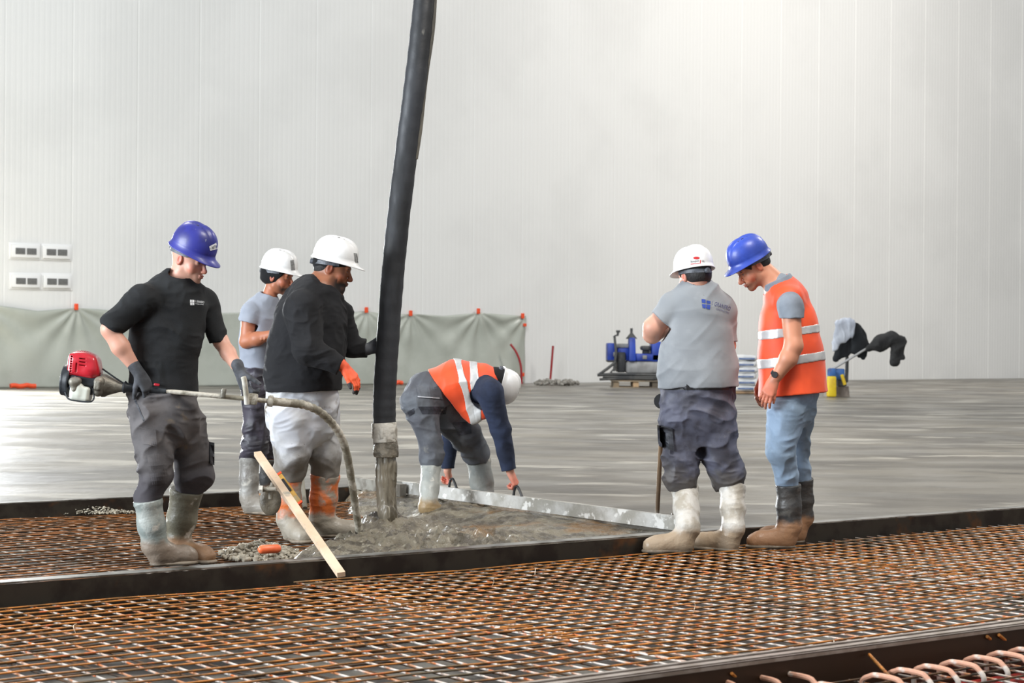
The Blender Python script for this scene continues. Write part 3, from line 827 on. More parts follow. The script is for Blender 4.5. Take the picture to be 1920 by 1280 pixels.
def hand_prims(wr, d, back, side, curl=(20, 25, 20), spread=4, thumb=(35, 20), k=1.0, r=1.0, per=None, grip=0.0):
    """wr wrist; d toward the fingers; back = normal of the back of the hand; side = +1/-1 which side the thumb leaves"""
    d = unit(d); back = unit(np.array(back)-d*np.dot(back, d)); t = np.cross(d, back)*side
    wr = np.array(wr, float); L = []
    L.append(C(wr-d*.01, wr+d*.03*k, .026*k*r, .030*k*r, .012, .62, back))
    kn = []
    for i, (tt, dd) in enumerate(((.029, .088), (.010, .092), (-.009, .088), (-.027, .080))):
        q = wr + d*dd*k + t*tt*k
        kn.append(q); L.append(C(wr+d*.018*k+t*tt*.55*k, q, .0145*k*r, .0120*k*r, .014))
    fl = (.95, 1.05, .98, .78)
    for i, q in enumerate(kn):
        cu = per[i] if per else curl
        a = 0.0; p = q; sp = math.radians(spread*(1.5-i))
        dirs = d*math.cos(sp)+t*math.sin(sp)
        rad = (.0100, .0102, .0098, .0088)[i]*k*r
        for j, ln in enumerate((.044, .027, .022)):
            a += math.radians(cu[j]); dv = dirs*math.cos(a) - back*math.sin(a)
            p2 = p + dv*ln*fl[i]*k
            L.append(C(p, p2, rad*(1-.08*j), rad*(.94-.08*j), .004)); p = p2
    b = wr + d*.022*k + t*.020*k - back*.006*k
    a1 = math.radians(thumb[0]); v1 = d*math.cos(a1) + t*math.sin(a1)*.85 - back*math.sin(a1)*.45; v1 = unit(v1)
    p1 = b + v1*.046*k
    v2 = unit(v1 + d*math.sin(math.radians(thumb[1])) - back*math.sin(math.radians(thumb[1]))*.8)
    p2 = p1 + v2*.033*k; v3 = unit(v2 - back*.25 + d*.2); p3 = p2+v3*.025*k
    L += [C(b, p1, .0165*k*r, .0125*k*r, .014), C(p1, p2, .0118*k*r, .0106*k*r, .005), C(p2, p3, .0106*k*r, .0085*k*r, .004)]
    return L

class Person:
    def __init__(s, Y, base_px, label, group=None):
        s.Y = Y; s.s = FPX/Y
        b = G(*base_px, 0.0)
        s.root = empty('person', (b[0], b[1], 0.0), label, 'person', group)
        s.bvh = {}
    def p(s, x, y, dz=0.0): return P(x, y, s.Y+dz)
    def r(s, px): return px/s.s
    def c(s, a, b, ra, rb, k=0.02, q=1.0, axis=(0, 1, 0), op='u'):
        return C(s.p(*a), s.p(*b), s.r(ra), s.r(rb), k, q, axis, op)
    def chain(s, pts, k=0.02, q=1.0, axis=(0, 1, 0)):
        """pts: (x, y, dz, r)"""
        return [C(s.p(*a[:3]), s.p(*b[:3]), s.r(a[3]), s.r(b[3]), k, q, axis) for a, b in zip(pts[:-1], pts[1:])]
    def cut(s, a, n, lim=None, k=.003):
        return PL(s.p(*a), n, k, None if lim is None else (s.p(*lim[0]), s.r(lim[1])))
    def obj(s, name, prims, m, h=0.005, disp=None, **kw):
        o = sdf_obj(name, prims, m, s.root, h, disp, **kw); s.bvh[name] = o; return o

def boot_points(P_, top, dz, r_top, ankle, r_ank, heel, yaw):
    a = math.radians(yaw); d = np.array((math.cos(a), math.sin(a), 0.0))
    h = G(*heel, 0.0)
    tp = P_.p(top[0], top[1], dz); an = P(ankle[0], ankle[1], h[1]+d[1]*.02)
    return tp, an, h, d
def boot(P_, top, dz, r_top, ankle, r_ank, heel, yaw, m, m_sole, length=.285, name='boot', zb=0.0, k=1.0):
    tp, an, h, d = boot_points(P_, top, dz, r_top, ankle, r_ank, heel, yaw); h[2] = zb
    an2 = h + d*.035 + np.array((0, 0, .085)); z = np.array((0, 0, 1.0))
    mid = (tp*.45+an*.55)
    L = [C(tp+unit(tp-an)*.02, mid, P_.r(r_top), P_.r(r_top*.45+r_ank*.55)*1.04, .0), C(mid, an, P_.r(r_top*.45+r_ank*.55)*1.04, P_.r(r_ank), .03)]
    L += [C(an, an2, P_.r(r_ank), .050*k, .04), C(h+d*.035+z*.05, h+d*.035+z*.09, .047*k, .050*k, .03),
          C(h+d*.03+z*.045, h+d*(length*.72)+z*.045, .044*k, .049*k, .03), C(h+d*(length*.72)+z*.045, h+d*(length-.05)+z*.042, .049*k, .043*k, .03),
          C(an2, h+d*(length*.6)+z*.055, .048*k, .042*k, .04)]
    L.append(C(tp+unit(tp-an)*.002, tp-unit(tp-an)*.012, P_.r(r_top)+.004, P_.r(r_top)+.004, .004))
    L.append(PL(tp, tp-an, .003)); L.append(PL(h+z*.012, -z, .004))
    o = sdf_obj(name, L, m, P_.root, .005, folds((10, 10, 26), .004, int(heel[0]) % 97))
    Ls = [C(h+d*.03+z*.014, h+d*(length*.70)+z*.014, .047*k, .052*k, .02, .35, (0, 0, 1)), C(h+d*(length*.70)+z*.014, h+d*(length-.047)+z*.014, .052*k, .045*k, .02, .35, (0, 0, 1)),
          PL(h+z*.001, -z, .002), PL(h+z*.026, z, .002)]
    sdf_obj('sole', Ls, m_sole, o, .005)
    return o

# hard hat ---------------------------------------------------------------------
def hard_hat(P_, H, m, m_strap, A=.133, Bx=.110, top=.138, peak=.044, ridges=True, base=.048, parent=None, knob=True):
    k = H.k; nu = 96; V = []; F = []
    def ring(fn): V.extend([fn(2*math.pi*j/nu) for j in range(nu)])
    def ell(a, sc, z, ext=0.0):
        x = math.sin(a)*(Bx*sc+ext); y = math.cos(a)*(A*sc+ext); return H.w(x, y - .004, base+z)
    ca = lambda a: max(0.0, math.cos(a))
    ext = lambda a: .007 + peak*ca(a)**3.5
    dr = lambda a: -.016*ca(a)**2.5 - .004 + .012*max(0, -math.cos(a))**3*0 - .006*abs(math.sin(a))**2
    prof = []
    n = 16
    ring(lambda a: ell(a, .965, .000, 0)); ring(lambda a: ell(a, .975, dr(a)*.4, 0))
    ring(lambda a: ell(a, 1.0, dr(a)-.002, ext(a)-.001)); ring(lambda a: ell(a, 1.0, dr(a), ext(a)+.0008)); ring(lambda a: ell(a, 1.0, dr(a)+.003, ext(a)))
    ring(lambda a: ell(a, 1.0, dr(a)*.5+.008, ext(a)*.25)); ring(lambda a: ell(a, .992, .016, 0)); ring(lambda a: ell(a, .982, .022, 0)); ring(lambda a: ell(a, .988, .026, 0))
    for i in range(1, n):
        t = i/n*math.pi/2; sc = math.cos(t)**.72; zz = .026+(top-.026)*math.sin(t)**.96
        def f_(a, sc=sc*.988, zz=zz):
            p = ell(a, sc, zz)
            if ridges:
                x = math.sin(a)*Bx*sc
                b = math.exp(-(abs(x)/.021)**4)*min(1, max(0, (zz-.05)/.03))
                g = math.exp(-((abs(x)-.031)/.005)**2)*min(1, max(0, (zz-.05)/.03))
                p = p + (H.z*.9+unit(p-H.c)*.3)*(.0055*b-.003*g)*k
            return p
        ring(f_)
    V.append(H.w(0, -.004, base+top+.0055*ridges))
    rings = (len(V)-1)//nu
    for r_ in range(rings-1):
        for j in range(nu):
            q = (j+1) % nu; F.append((r_*nu+j, r_*nu+q, (r_+1)*nu+q, (r_+1)*nu+j))
    for j in range(nu): F.append(((rings-1)*nu+j, (rings-1)*nu+(j+1) % nu, len(V)-1))
    # inner shell
    b0 = len(V)
    for i in range(0, 8):
        t = i/8*math.pi/2; sc = math.cos(t)**.72*.955; ring(lambda a, sc=sc, zz=(top-.008)*math.sin(t): ell(a, max(sc, .02), zz))
    for r_ in range(7):
        for j in range(nu):
            q = (j+1) % nu; F.append((b0+r_*nu+q, b0+r_*nu+j, b0+(r_+1)*nu+j, b0+(r_+1)*nu+q))
    for j in range(nu): q = (j+1) % nu; F.append((j, b0+j, b0+q, q))
    F.append(tuple(b0+7*nu+j for j in range(nu)))
    o = mesh_obj('hard_hat', np.array(V), F, m, parent or P_.root)
    # dark vent slots beside the crown ridge
    for sx in (-1, 1):
        for q in (-.055, -.028, 0.0, .028):
            mb = MB()
            t = math.sqrt(max(0, 1-(q/A)**2-(.037/Bx)**2)); c = H.w(sx*.037, q-.004, base+top*t**.92*1.0+.0035)
            mb.box(c, (.007*k, .014*k, .004*k), (H.x, H.y, H.z), bev=.0015)
            mb.build('vent_slot', M_black, o)
    # suspension band with ratchet
    mb = MB(); n_ = 40; ar = []
    for j in range(n_+1):
        a = math.pi + math.radians(-115+230*j/n_)
        ar.append(H.w(math.sin(a)*.089, math.cos(a)*.114-.010, base-.020-.010*math.cos(a-math.pi)))
    for a_, b_ in zip(ar[:-1], ar[1:]): mb.bar(a_, b_, .004*k, .022*k, up=H.z)
    mb.build('headband', m_strap, o, smooth=False)
    if knob:
        mb = MB(); c = H.w(0, -.126, base-.030); mb.cyl(c-H.y*.0, c-H.y*.016*k, .017*k, .015*k, 14); mb.build('ratchet_knob', m_strap, o)
    return o

# materials --------------------------------------------------------------------
M_black = mat('black_plastic', S(24, 24, 26), rough=0.5)
M_skin = mat('skin', (0.6, 0.4, 0.3, 1), attr='Col', rough=0.48, bump=0.15, bscale=260, bdist=.002)
M_skin.node_tree.nodes['Principled BSDF'].inputs['Subsurface Weight'].default_value = 0.08
M_skin.node_tree.nodes['Principled BSDF'].inputs['Subsurface Radius'].default_value = (0.012, 0.004, 0.002)
M_hat_blue = mat('blue_helmet', S(46, 50, 140), S(40, 42, 118), scale=8, rough=0.42, coat=0.12, spots=[(S(120, 122, 150), 42, 0.68, 0.72)])
M_hat_blue2 = mat('bright_blue_helmet', S(52, 78, 178), S(42, 66, 158), scale=8, rough=0.42, coat=0.12)
M_hat_white = mat('white_helmet', S(238, 238, 238), S(226, 226, 224), scale=6, rough=0.4, coat=0.12)
M_strap = mat('grey_strap', S(92, 96, 104), S(66, 68, 74), scale=30, rough=0.5)
M_badge = mat('grey_badge', S(150, 150, 148), S(118, 118, 116), scale=40, rough=.4)
M_knit = mat('black_sweater', S(27, 29, 31), S(20, 21, 23), scale=5, rough=0.9, bump=0.4, bscale=260, bdist=.003, sheen=0.0)
M_knit2 = mat('black_jumper', S(24, 24, 27), S(17, 17, 20), scale=5, rough=0.92, bump=0.4, bscale=240, bdist=.003, sheen=0.0)
M_gtee = mat('grey_tshirt', S(152, 156, 160), S(140, 144, 148), scale=4, rough=0.9, bump=0.3, bscale=300, bdist=.002, spots=[(S(108, 108, 106), 24, 0.72, 0.76)])
M_gtee2 = mat('light_grey_tshirt', S(158, 164, 176), S(146, 152, 164), scale=4, rough=0.9, bump=0.3, bscale=300, bdist=.002)
M_polo = mat('grey_polo', S(132, 140, 150), S(120, 126, 136), scale=5, rough=0.85, bump=0.3, bscale=300, bdist=.002)
M_vest = mat('orange_vest', S(240, 82, 30), S(226, 74, 30), scale=3, rough=0.6, bump=0.15, bscale=400, bdist=.002, sheen=0.2)
M_refl = mat('reflective_band', S(214, 214, 212), S(196, 196, 196), scale=12, rough=0.32, metal=0.25)
M_navy = mat('navy_sleeve', S(40, 50, 74), S(30, 38, 58), scale=6, rough=0.9, bump=0.4, bscale=260, bdist=.003)
M_trk1 = mat('grey_work_trousers', S(98, 94, 94), S(78, 75, 76), scale=6, rough=0.8, bump=0.3, bscale=220, bdist=.003, spots=[(S(110, 98, 84), 9, 0.62, 0.75)], low=[(S(66, 62, 66), .40, .60, .35, 5)])
M_trk2 = mat('dark_wet_trousers', S(70, 66, 76), S(42, 40, 46), scale=7, rough=0.5, bump=0.3, bscale=220, bdist=.003, spots=[(S(100, 100, 108), 34, 0.7, 0.75)])
M_trk3 = mat('white_trousers', S(206, 208, 214), S(196, 196, 196), scale=4, rough=0.85, bump=0.3, bscale=240, bdist=.003, spots=[(S(120, 108, 94), 7, 0.60, 0.72), (S(60, 52, 48), 30, 0.71, 0.75)], low=[(S(124, 118, 110), .44, .62, .4, 7)])
M_trk4 = mat('slate_work_trousers', S(98, 102, 108), S(80, 82, 88), scale=6, rough=0.8, bump=0.3, bscale=220, bdist=.003, spots=[(S(124, 122, 116), 8, 0.62, 0.75)])
M_trk5 = mat('muddy_blue_grey_trousers', S(90, 92, 108), S(68, 68, 78), scale=6, rough=0.55, rough2=0.8, bump=0.3, bscale=220, bdist=.003, spots=[(S(122, 122, 130), 8, 0.64, 0.74)], low=[(S(84, 80, 78), .38, .52, .3, 6)])
M_jeans = mat('light_blue_jeans', S(150, 172, 196), S(128, 146, 164), scale=4, rough=0.85, bump=0.4, bscale=300, bdist=.002, spots=[(S(168, 192, 222), 5, 0.55, 0.7)])
M_glove = mat('grey_glove', S(84, 86, 92), S(62, 64, 68), scale=12, rough=0.75, bump=0.3, bscale=200, bdist=.002)
M_gloveo = mat('orange_glove', S(240, 96, 52), S(226, 84, 44), scale=12, rough=0.6, bump=0.2, bscale=200, bdist=.002)
M_glovetip = mat('dark_glove_tips', S(62, 58, 58), rough=0.7)
def boots_mat(name, rub, mud, foot, hi=.14, mid=.3, ex=None, r=0.35, sp=S(196, 192, 182)):
    return mat(name, rub, mud, scale=7, rough=r, rough2=r+.25, ramp=(0.42, 0.56), bump=0.35, bscale=45, spots=(ex or [])+[(sp, 9, 0.60, 0.68)], low=[(foot, hi-.03, hi+.02, .08, 14)])
MB1 = boots_mat('grey_green_boot', S(132, 140, 136), S(162, 166, 160), S(132, 118, 104))
MB2 = boots_mat('olive_boot', S(96, 92, 78), S(118, 114, 98), S(140, 108, 80))
MB3 = boots_mat('grey_mud_boot', S(150, 148, 142), S(120, 116, 110), S(142, 136, 126))
MB4 = boots_mat('orange_boot', S(206, 108, 52), S(150, 140, 126), S(150, 142, 128), hi=.16, ex=[(S(232, 108, 44), 6, 0.55, 0.66)])
MB5 = boots_mat('light_mud_boot', S(172, 164, 150), S(204, 200, 192), S(170, 150, 126))
MB6 = boots_mat('black_boot', S(58, 58, 58), S(74, 72, 70), S(164, 124, 92), hi=.17, sp=S(92, 90, 86))
MB7 = boots_mat('pale_grey_boot', S(138, 142, 138), S(156, 158, 152), S(140, 118, 84))
M_sole = mat('muddy_sole', S(104, 92, 78), S(140, 128, 112), scale=14, rough=0.6)
M_beanie = mat('black_beanie', S(26, 26, 28), S(18, 18, 20), scale=10, rough=0.95, bump=0.3, bscale=200)
M_hair = mat('dark_hair', S(30, 26, 26), S(20, 17, 17), scale=30, stretch=(1, 1, .3), rough=0.6, bump=0.6, bscale=120, bstretch=(1, 1, .25))
M_logo_w = mat('white_print', S(228, 230, 232), rough=0.7)
M_logo_b = mat('blue_print', S(42, 68, 152), rough=0.7)
M_logo_f = mat('faded_violet_print', S(88, 88, 124), rough=0.8)
M_logo_r = mat('red_print', S(190, 30, 34), rough=0.6)
M_dkpatch = mat('dark_patch', S(40, 42, 48), S(56, 58, 66), scale=20, rough=0.6)
M_thread = mat('pale_stitching', S(188, 190, 196), rough=0.8)
M_belt = mat('black_belt', S(28, 28, 30), rough=0.5)
SKIN_L = S(214, 160, 138); SKIN_LR = S(214, 112, 92); LIP_L = S(176, 92, 82)
SKIN_M = S(176, 112, 82); SKIN_MR = S(170, 88, 66); LIP_M = S(128, 66, 56)
SKIN_D = S(148, 94, 66); SKIN_DR = S(150, 76, 54); LIP_D = S(112, 56, 48)

def legs_body(M, hips, knees, boots, r=(.074, .050, .036)):
    L = []
    L.append(C(M.p(*hips[0]), M.p(*hips[1]), .09, .09, .05, .8))
    for h, k_, bt in zip(hips, knees, boots):
        tp, an, hl, d = boot_points(M, *bt)
        L += [C(M.p(*h), M.p(*k_), r[0], r[1], .04), C(M.p(*k_), tp, r[1], min(.05, M.r(bt[2])*.72), .03), C(tp, an, min(.05, M.r(bt[2])*.72), r[2], .02),
              C(an, hl+d*.04+np.array((0, 0, .055)), r[2], .032, .02), C(hl+d*.04+np.array((0, 0, .055)), hl+d*.19+np.array((0, 0, .045)), .032, .028, .02)]
    return L

# ============ 1: the vibrator operator =======================================
m1 = Person(10.25, (318, 1060), 'man in blue helmet and black sweatshirt holding the long vibrator, grey trousers and wellies')
bt1 = [((277, 936), -.04, 26, (290, 1022), 22, (287, 1062), 33), ((350, 918), .18, 30, (333, 1018), 22, (327, 1052), -28)]
H1 = Head(m1.p(356, 486), 26, 18)
A1 = dict(shr=(270, 556, -.13), elr=(206, 618, -.17), wrr=(259, 697, -.15), shl=(386, 562, .12), ell=(414, 640, .09), wrl=(449, 694, -.06))
hr1 = dict(wr=m1.p(261, 700, -.15), d=m1.p(284, 737, -.14)-m1.p(261, 700, -.15), back=m1.p(290, 690, -.30)-m1.p(262, 712, -.15), side=1)
hl1 = dict(wr=m1.p(450, 697, -.06), d=m1.p(464, 742, -.09)-m1.p(450, 697, -.06), back=(-.75, -.55, .1), side=-1)
cR = dict(curl=(38, 62, 45), thumb=(50, 35)); cL = dict(curl=(25, 55, 40), thumb=(45, 30))
body = head_prims(H1) + [C(H1.w(0, -.03, -.04), m1.p(332, 535, .0), .056, .060, .03), C(m1.p(330, 538), m1.p(324, 565), .055, .10, .04)] + \
    m1.chain([(322, 570, 0, 46), (314, 640, 0, 44), (308, 730, 0, 46)], .04, .72) + \
    [m1.c((325, 552, 0), A1['shr'], 22, 18), m1.c((325, 556, 0), A1['shl'], 22, 17)] + \
    [m1.c(A1['shr'], A1['elr'], 18, 15.5), m1.c(A1['elr'], (226, 650, -.17), 16, 16.5), m1.c((226, 650, -.17), A1['wrr'], 16.5, 9.5, q=.9),
     m1.c(A1['shl'], A1['ell'], 17, 14), m1.c(A1['ell'], (428, 662, .05), 14.5, 14), m1.c((428, 662, .05), A1['wrl'], 14, 9.5)] + \
    hand_prims(r=.86, **hr1, **cR) + hand_prims(r=.86, **hl1, **cL) + \
    legs_body(m1, [(286, 775, -.03), (334, 775, .05)], [(292, 865, -.06), (364, 858, .14)], bt1)
m1.obj('body', body, M_skin, .0042, colour=skin_colour(H1, SKIN_L, SKIN_LR, LIP_L, brow=S(120, 86, 66), beard=S(160, 124, 106), beard_lo=.45))
sh = m1.chain([(328, 545, 0, 40), (326, 566, 0, 58), (314, 612, 0, 65), (307, 665, 0, 63.5), (308, 745, 0, 65)], .03, .74) + \
    [m1.cut((308, 735, 0), (0, 0, -1))] + \
    [m1.c((318, 546, 0), (270, 560, -.1), 26, 27, .035), m1.c((338, 546, 0), (384, 566, .1), 25, 24, .035),
     m1.c((270, 560, -.12), (214, 604, -.165), 29, 24, .02), m1.c((384, 566, .11), (410, 642, .09), 25, 18.5, .02),
     m1.cut((206, 617, -.17), m1.p(200, 622, -.17)-m1.p(224, 590, -.15), ((206, 617, -.17), 42)),
     m1.cut((410, 641, .09), m1.p(412, 648, .09)-m1.p(404, 620, .09), ((410, 646, .09), 36)),
     C(H1.w(0, -.03, -.04), m1.p(337, 516, -.02), .060, .064, .006, op='s')]
m1.obj('sweatshirt', sh, M_knit, .005, folds((9, 9, 13), .012, 3, .3))
tr = m1.chain([(308, 735, 0, 64), (308, 772, 0, 66)], .03, .72) + \
    [m1.c((281, 775, -.05), (290, 865, -.06), 42, 31, .03), m1.c((290, 865, -.06), (292, 892, -.05), 31, 30), m1.c((292, 892, -.05), (279, 930, -.04), 30, 24.5, .015),
     m1.c((338, 775, .07), (363, 856, .14), 42, 32.5, .012), m1.c((363, 856, .14), (364, 890, .16), 32.5, 34), m1.c((364, 890, .16), (354, 915, .18), 34, 27, .015),
     m1.cut((308, 737, 0), (0, 0, 1)), m1.cut((281, 942, -.04), (0, 0, -1), ((281, 950, -.04), 42)), m1.cut((354, 926, .18), (-.1, 0, -1), ((354, 933, .18), 45))]
to = m1.obj('trousers', tr, M_trk1, .005, folds((6, 6, 12), .024, 5, .3))
bv = bvh_of(to)
for nm, c4, mm in (('cargo_pocket', [(262, 800), (292, 806), (294, 836), (268, 832)], M_trk1), ('knee_patch', [(276, 852), (310, 850), (312, 905), (284, 908)], M_trk1), ('cargo_pocket', [(392, 828), (402, 830), (402, 872), (392, 868)], M_dkpatch)):
    v, f = quadgrid(c4, 8, 8); wrap(nm, v, f, bv, mm, to, .004, .006)
v, f = quadgrid([(250, 745), (253, 745), (272, 790), (269, 790)], 1, 14); wrap('seam', v, f, bv, M_dkpatch, to, .002)
boot(m1, *bt1[0], MB1, M_sole, .265)
boot(m1, *bt1[1], MB2, M_sole, .275)
for hh, cc, wr2 in ((hr1, cR, (250, 684, -.155)), (hl1, cL, (445, 684, -.055))):
    g = hand_prims(r=1.12, **hh, **cc) + [C(hh['wr'], m1.p(*wr2), .031, .0335, .01)]
    m1.obj('glove', g, M_glove, .0035)
hat = hard_hat(m1, H1.tilted(6), M_hat_blue, M_strap, top=.150)
hb = bvh_of(hat)
v, f = quadgrid([(392, 462), (405, 455), (408, 466), (394, 470)], 4, 3); wrap('sticker', v, f, hb, M_logo_w, hat, .0015)
letter('lettering', '▪ BATI', (395, 468), (405, 464), 5, hb, M_black, hat, .0022)
bs = bvh_of(m1.bvh['sweatshirt']); so = m1.bvh['sweatshirt']
for c4 in ([(356, 562), (359.3, 562), (359.3, 566.4), (356, 566.4)], [(360, 562), (364, 562.3), (364, 566.6), (360, 566.4)], [(356, 567), (359.6, 567), (359.8, 572), (356.6, 572)], [(360, 567), (364, 567.2), (364, 572), (360.2, 572)]):
    v, f = quadgrid(c4, 2, 2); wrap('print', v, f, bs, M_logo_w, so, .002)
letter('print', 'I. GRANERO', (365.3, 566.5), (382, 569), 4.2, bs, M_logo_w, so, .002)
letter('print', 'construction', (366, 570), (381, 572), 2.2, bs, M_logo_w, so, .002)

# ============ 2: the young man behind ========================================
m2 = Person(13.3, (480, 962), 'young man in white helmet, black beanie and grey t-shirt, standing behind the heavy man')
bt2 = [((468, 857), .0, 18.5, (466, 930), 15, (461, 963), -20), ((504, 857), .22, 17, (502, 925), 14, (500, 956), -50)]
H2 = Head(m2.p(522, 519), 18, 8)
body = head_prims(H2) + [C(H2.w(0, -.03, -.05), m2.p(503, 562), .048, .050, .02)] + m2.chain([(490, 590, 0, 22), (486, 640, 0, 24), (482, 695, 0, 24)], .04, 1.0) + \
    [m2.c((495, 580, 0), (470, 589, -.09), 13, 13), m2.c((468, 588, -.12), (462, 640, -.14), 14.5, 12), m2.c((462, 640, -.14), (482, 635, -.2), 13, 12.5), m2.c((482, 635, -.2), (508, 627, -.24), 12.5, 8),
     m2.c((500, 580, 0), (515, 592, .15), 11, 12), m2.c((515, 590, .15), (525, 640, .12), 13, 11), m2.c((525, 640, .12), (518, 632, -.14), 11, 8)] + \
    hand_prims(m2.p(508, 627, -.24), (.95, -.1, .12), (0, -.7, .7), 1, curl=(25, 40, 30)) + \
    hand_prims(m2.p(520, 633, -.12), (-.5, -.6, .3), (0, 0, 1), -1, curl=(25, 40, 30)) + \
    legs_body(m2, [(474, 718, -.03), (496, 718, .05)], [(479, 795, -.05), (505, 795, .16)], bt2)
m2.obj('body', body, M_skin, .0045, colour=skin_colour(H2, SKIN_M, SKIN_MR, LIP_M, brow=S(30, 20, 16), beard=S(44, 30, 24), beard_lo=.95))
sh = m2.chain([(500, 566, 0, 23), (488, 588, 0, 34), (484, 640, 0, 34), (481, 700, 0, 31)], .03, 1.15) + [m2.cut((481, 692, 0), (0, 0, -1))] + \
    [m2.c((492, 578, -.02), (470, 587, -.11), 17, 19, .03), m2.c((470, 587, -.12), (463, 606, -.13), 19, 18.5, .01), m2.c((505, 580, .05), (518, 600, .15), 16, 16),
     m2.cut((463, 603, -.13), (-.25, 0, -1), ((462, 606, -.14), 24)), C(H2.w(0, -.03, -.07), m2.p(505, 549, -.01), .054, .058, .004, op='s')]
m2.obj('tshirt', sh, M_gtee2, .005, folds((8, 8, 9), .010, 8, .3))
tr = m2.chain([(484, 692, 0, 30), (484, 720, 0, 32)], .03, 1.3) + \
    [m2.c((474, 722, -.08), (480, 795, -.05), 22, 22, .02), m2.c((480, 795, -.05), (478, 835, -.02), 22, 26), m2.c((478, 835, -.02), (469, 855, .0), 26, 19),
     m2.c((498, 722, .08), (506, 795, .16), 22, 20, .01), m2.c((506, 795, .16), (505, 835, .2), 20, 20), m2.c((505, 835, .2), (504, 856, .22), 20, 16), m2.cut((484, 691, 0), (0, 0, 1)), m2.cut((475, 864, -.1), (0, 0, -1))]
m2.obj('trousers', tr, M_trk2, .005, folds((9, 9, 17), .019, 9, .3))
boot(m2, *bt2[0], MB3, M_sole, .27)
boot(m2, *bt2[1], MB6, M_sole, .27)
m2.obj('beanie', [E(H2.w(0, -.022, .022), (.088, .112, .095), H2.R, .0), E(H2.w(0, -.065, -.012), (.074, .06, .05), H2.R, .02), PL(H2.w(0, .06, .03), H2.y-H2.z*.5), PL(H2.w(0, 0, -.045), -H2.z+H2.y*.25)] +
       [E(H2.w(0, .09, -.05), (.10, .09, .085), H2.R, .006, 's')], M_beanie, .004, folds((12, 12, 30), .006, 2))
hat = hard_hat(m2, H2.tilted(2, dz=.004), M_hat_white, M_strap)
v, f = quadgrid([(544, 488), (551, 487), (553, 506), (546, 507)], 4, 5); wrap('badge', v, f, bvh_of(hat), M_badge, hat, .002)

# ============ 3: the heavy man guiding the hose ==============================
m3 = Person(11.6, (580, 1012), 'heavyset bearded man in white helmet, black jumper and white trousers steadying the concrete hose')
bt3 = [((541, 896), .03, 24, (541, 975), 20, (542, 1012), -62), ((610, 889), .17, 27, (604, 972), 22, (600, 1007), 2)]
H3 = Head(m3.p(626, 503), 4, 17, k=1.05)
hr3 = dict(wr=m3.p(645, 688, -.26), d=m3.p(673, 716, -.27)-m3.p(645, 688, -.26), back=(.55, -.55, .75), side=1)
hl3 = dict(wr=m3.p(690, 655, .30), d=m3.p(712, 642, .32)-m3.p(690, 655, .30), back=(.1, .98, .1), side=-1)
cR = dict(curl=(22, 30, 20), thumb=(25, 10)); cL = dict(curl=(10, 45, 40), thumb=(45, 20))
body = head_prims(H3, .006) + [C(H3.w(0, -.035, -.04), m3.p(598, 548), .068, .074, .04)] + m3.chain([(592, 565, 0, 48), (580, 640, 0, 52), (566, 740, 0, 48)], .05, 1.0) + \
    [m3.c((585, 560, -.1), (566, 580, -.19), 22, 20), m3.c((566, 580, -.2), (578, 660, -.28), 20, 16), m3.c((578, 660, -.28), (645, 688, -.26), 16, 9.5),
     m3.c((610, 560, .1), (638, 590, .2), 20, 18), m3.c((638, 590, .2), (655, 650, .25), 18, 14), m3.c((655, 650, .25), (690, 655, .30), 14, 9.5)] + \
    hand_prims(r=.86, **hr3, **cR) + hand_prims(r=.86, **hl3, **cL) + \
    legs_body(m3, [(548, 770, -.05), (592, 770, .06)], [(546, 845, -.03), (606, 840, .14)], bt3, (.085, .055, .042))
m3.obj('body', body, M_skin, .0045, colour=skin_colour(H3, SKIN_D, SKIN_DR, LIP_D, brow=S(26, 18, 16), beard=S(30, 22, 19), beard_lo=1.05))
sh = m3.chain([(592, 548, 0, 34), (588, 572, 0, 56), (583, 600, 0, 66), (576, 650, 0, 71), (569, 700, 0, 72), (566, 740, 0, 67)], .03, .92) + [m3.cut((566, 732, 0), (.05, 0, -1))] + \
    [m3.c((585, 556, -.05), (568, 580, -.17), 34, 34, .04), m3.c((568, 582, -.2), (578, 655, -.27), 34, 27, .025), m3.c((578, 655, -.28), (636, 685, -.26), 27, 17.5, .02),
     m3.c((605, 560, .05), (634, 590, .18), 30, 28, .04), m3.c((634, 590, .2), (656, 648, .25), 27, 21, .02), m3.c((656, 648, .25), (690, 654, .30), 20, 17.5, .02),
     m3.cut((638, 686, -.26), m3.p(660, 698, -.26)-m3.p(636, 685, -.26), ((638, 686, -.26), 28)), m3.cut((687, 653, .30), (1, 0, .1), ((692, 653, .30), 28)),
     C(H3.w(0, -.03, -.07), m3.p(608, 533, -.02), .070, .072, .005, op='s')]
m3.obj('jumper', sh, M_knit2, .0055, folds((8, 8, 15), .013, 13, .3))
tr = m3.chain([(566, 722, 0, 64), (567, 775, 0, 66)], .03, .8) + \
    [m3.c((545, 775, -.09), (546, 850, -.03), 44, 34, .02), m3.c((546, 850, -.03), (542, 880, .02), 34, 29), m3.c((542, 880, .02), (541, 894, .03), 28, 23),
     m3.c((596, 775, .09), (608, 850, .14), 40, 31, .012), m3.c((608, 850, .14), (610, 888, .17), 31, 26), m3.cut((566, 721, 0), (0, 0, 1)), m3.cut((575, 901, 0), (0, 0, -1))]
m3.obj('trousers', tr, M_trk3, .0055, folds((6, 6, 10), .022, 14, .3))
boot(m3, *bt3[0], MB4, M_sole, .28)
boot(m3, *bt3[1], MB4, M_sole, .285)
m3.obj('glove', hand_prims(r=1.14, **hr3, **cR) + [C(hr3['wr'], m3.p(634, 680, -.26), .033, .042, .01)], M_gloveo, .0035)
gt = [C(q['a'], q['b'], q['ra']+.0012, q['rb']+.0012, q['k']) for q in hand_prims(r=1.14, **hr3, **cR)[5:]]
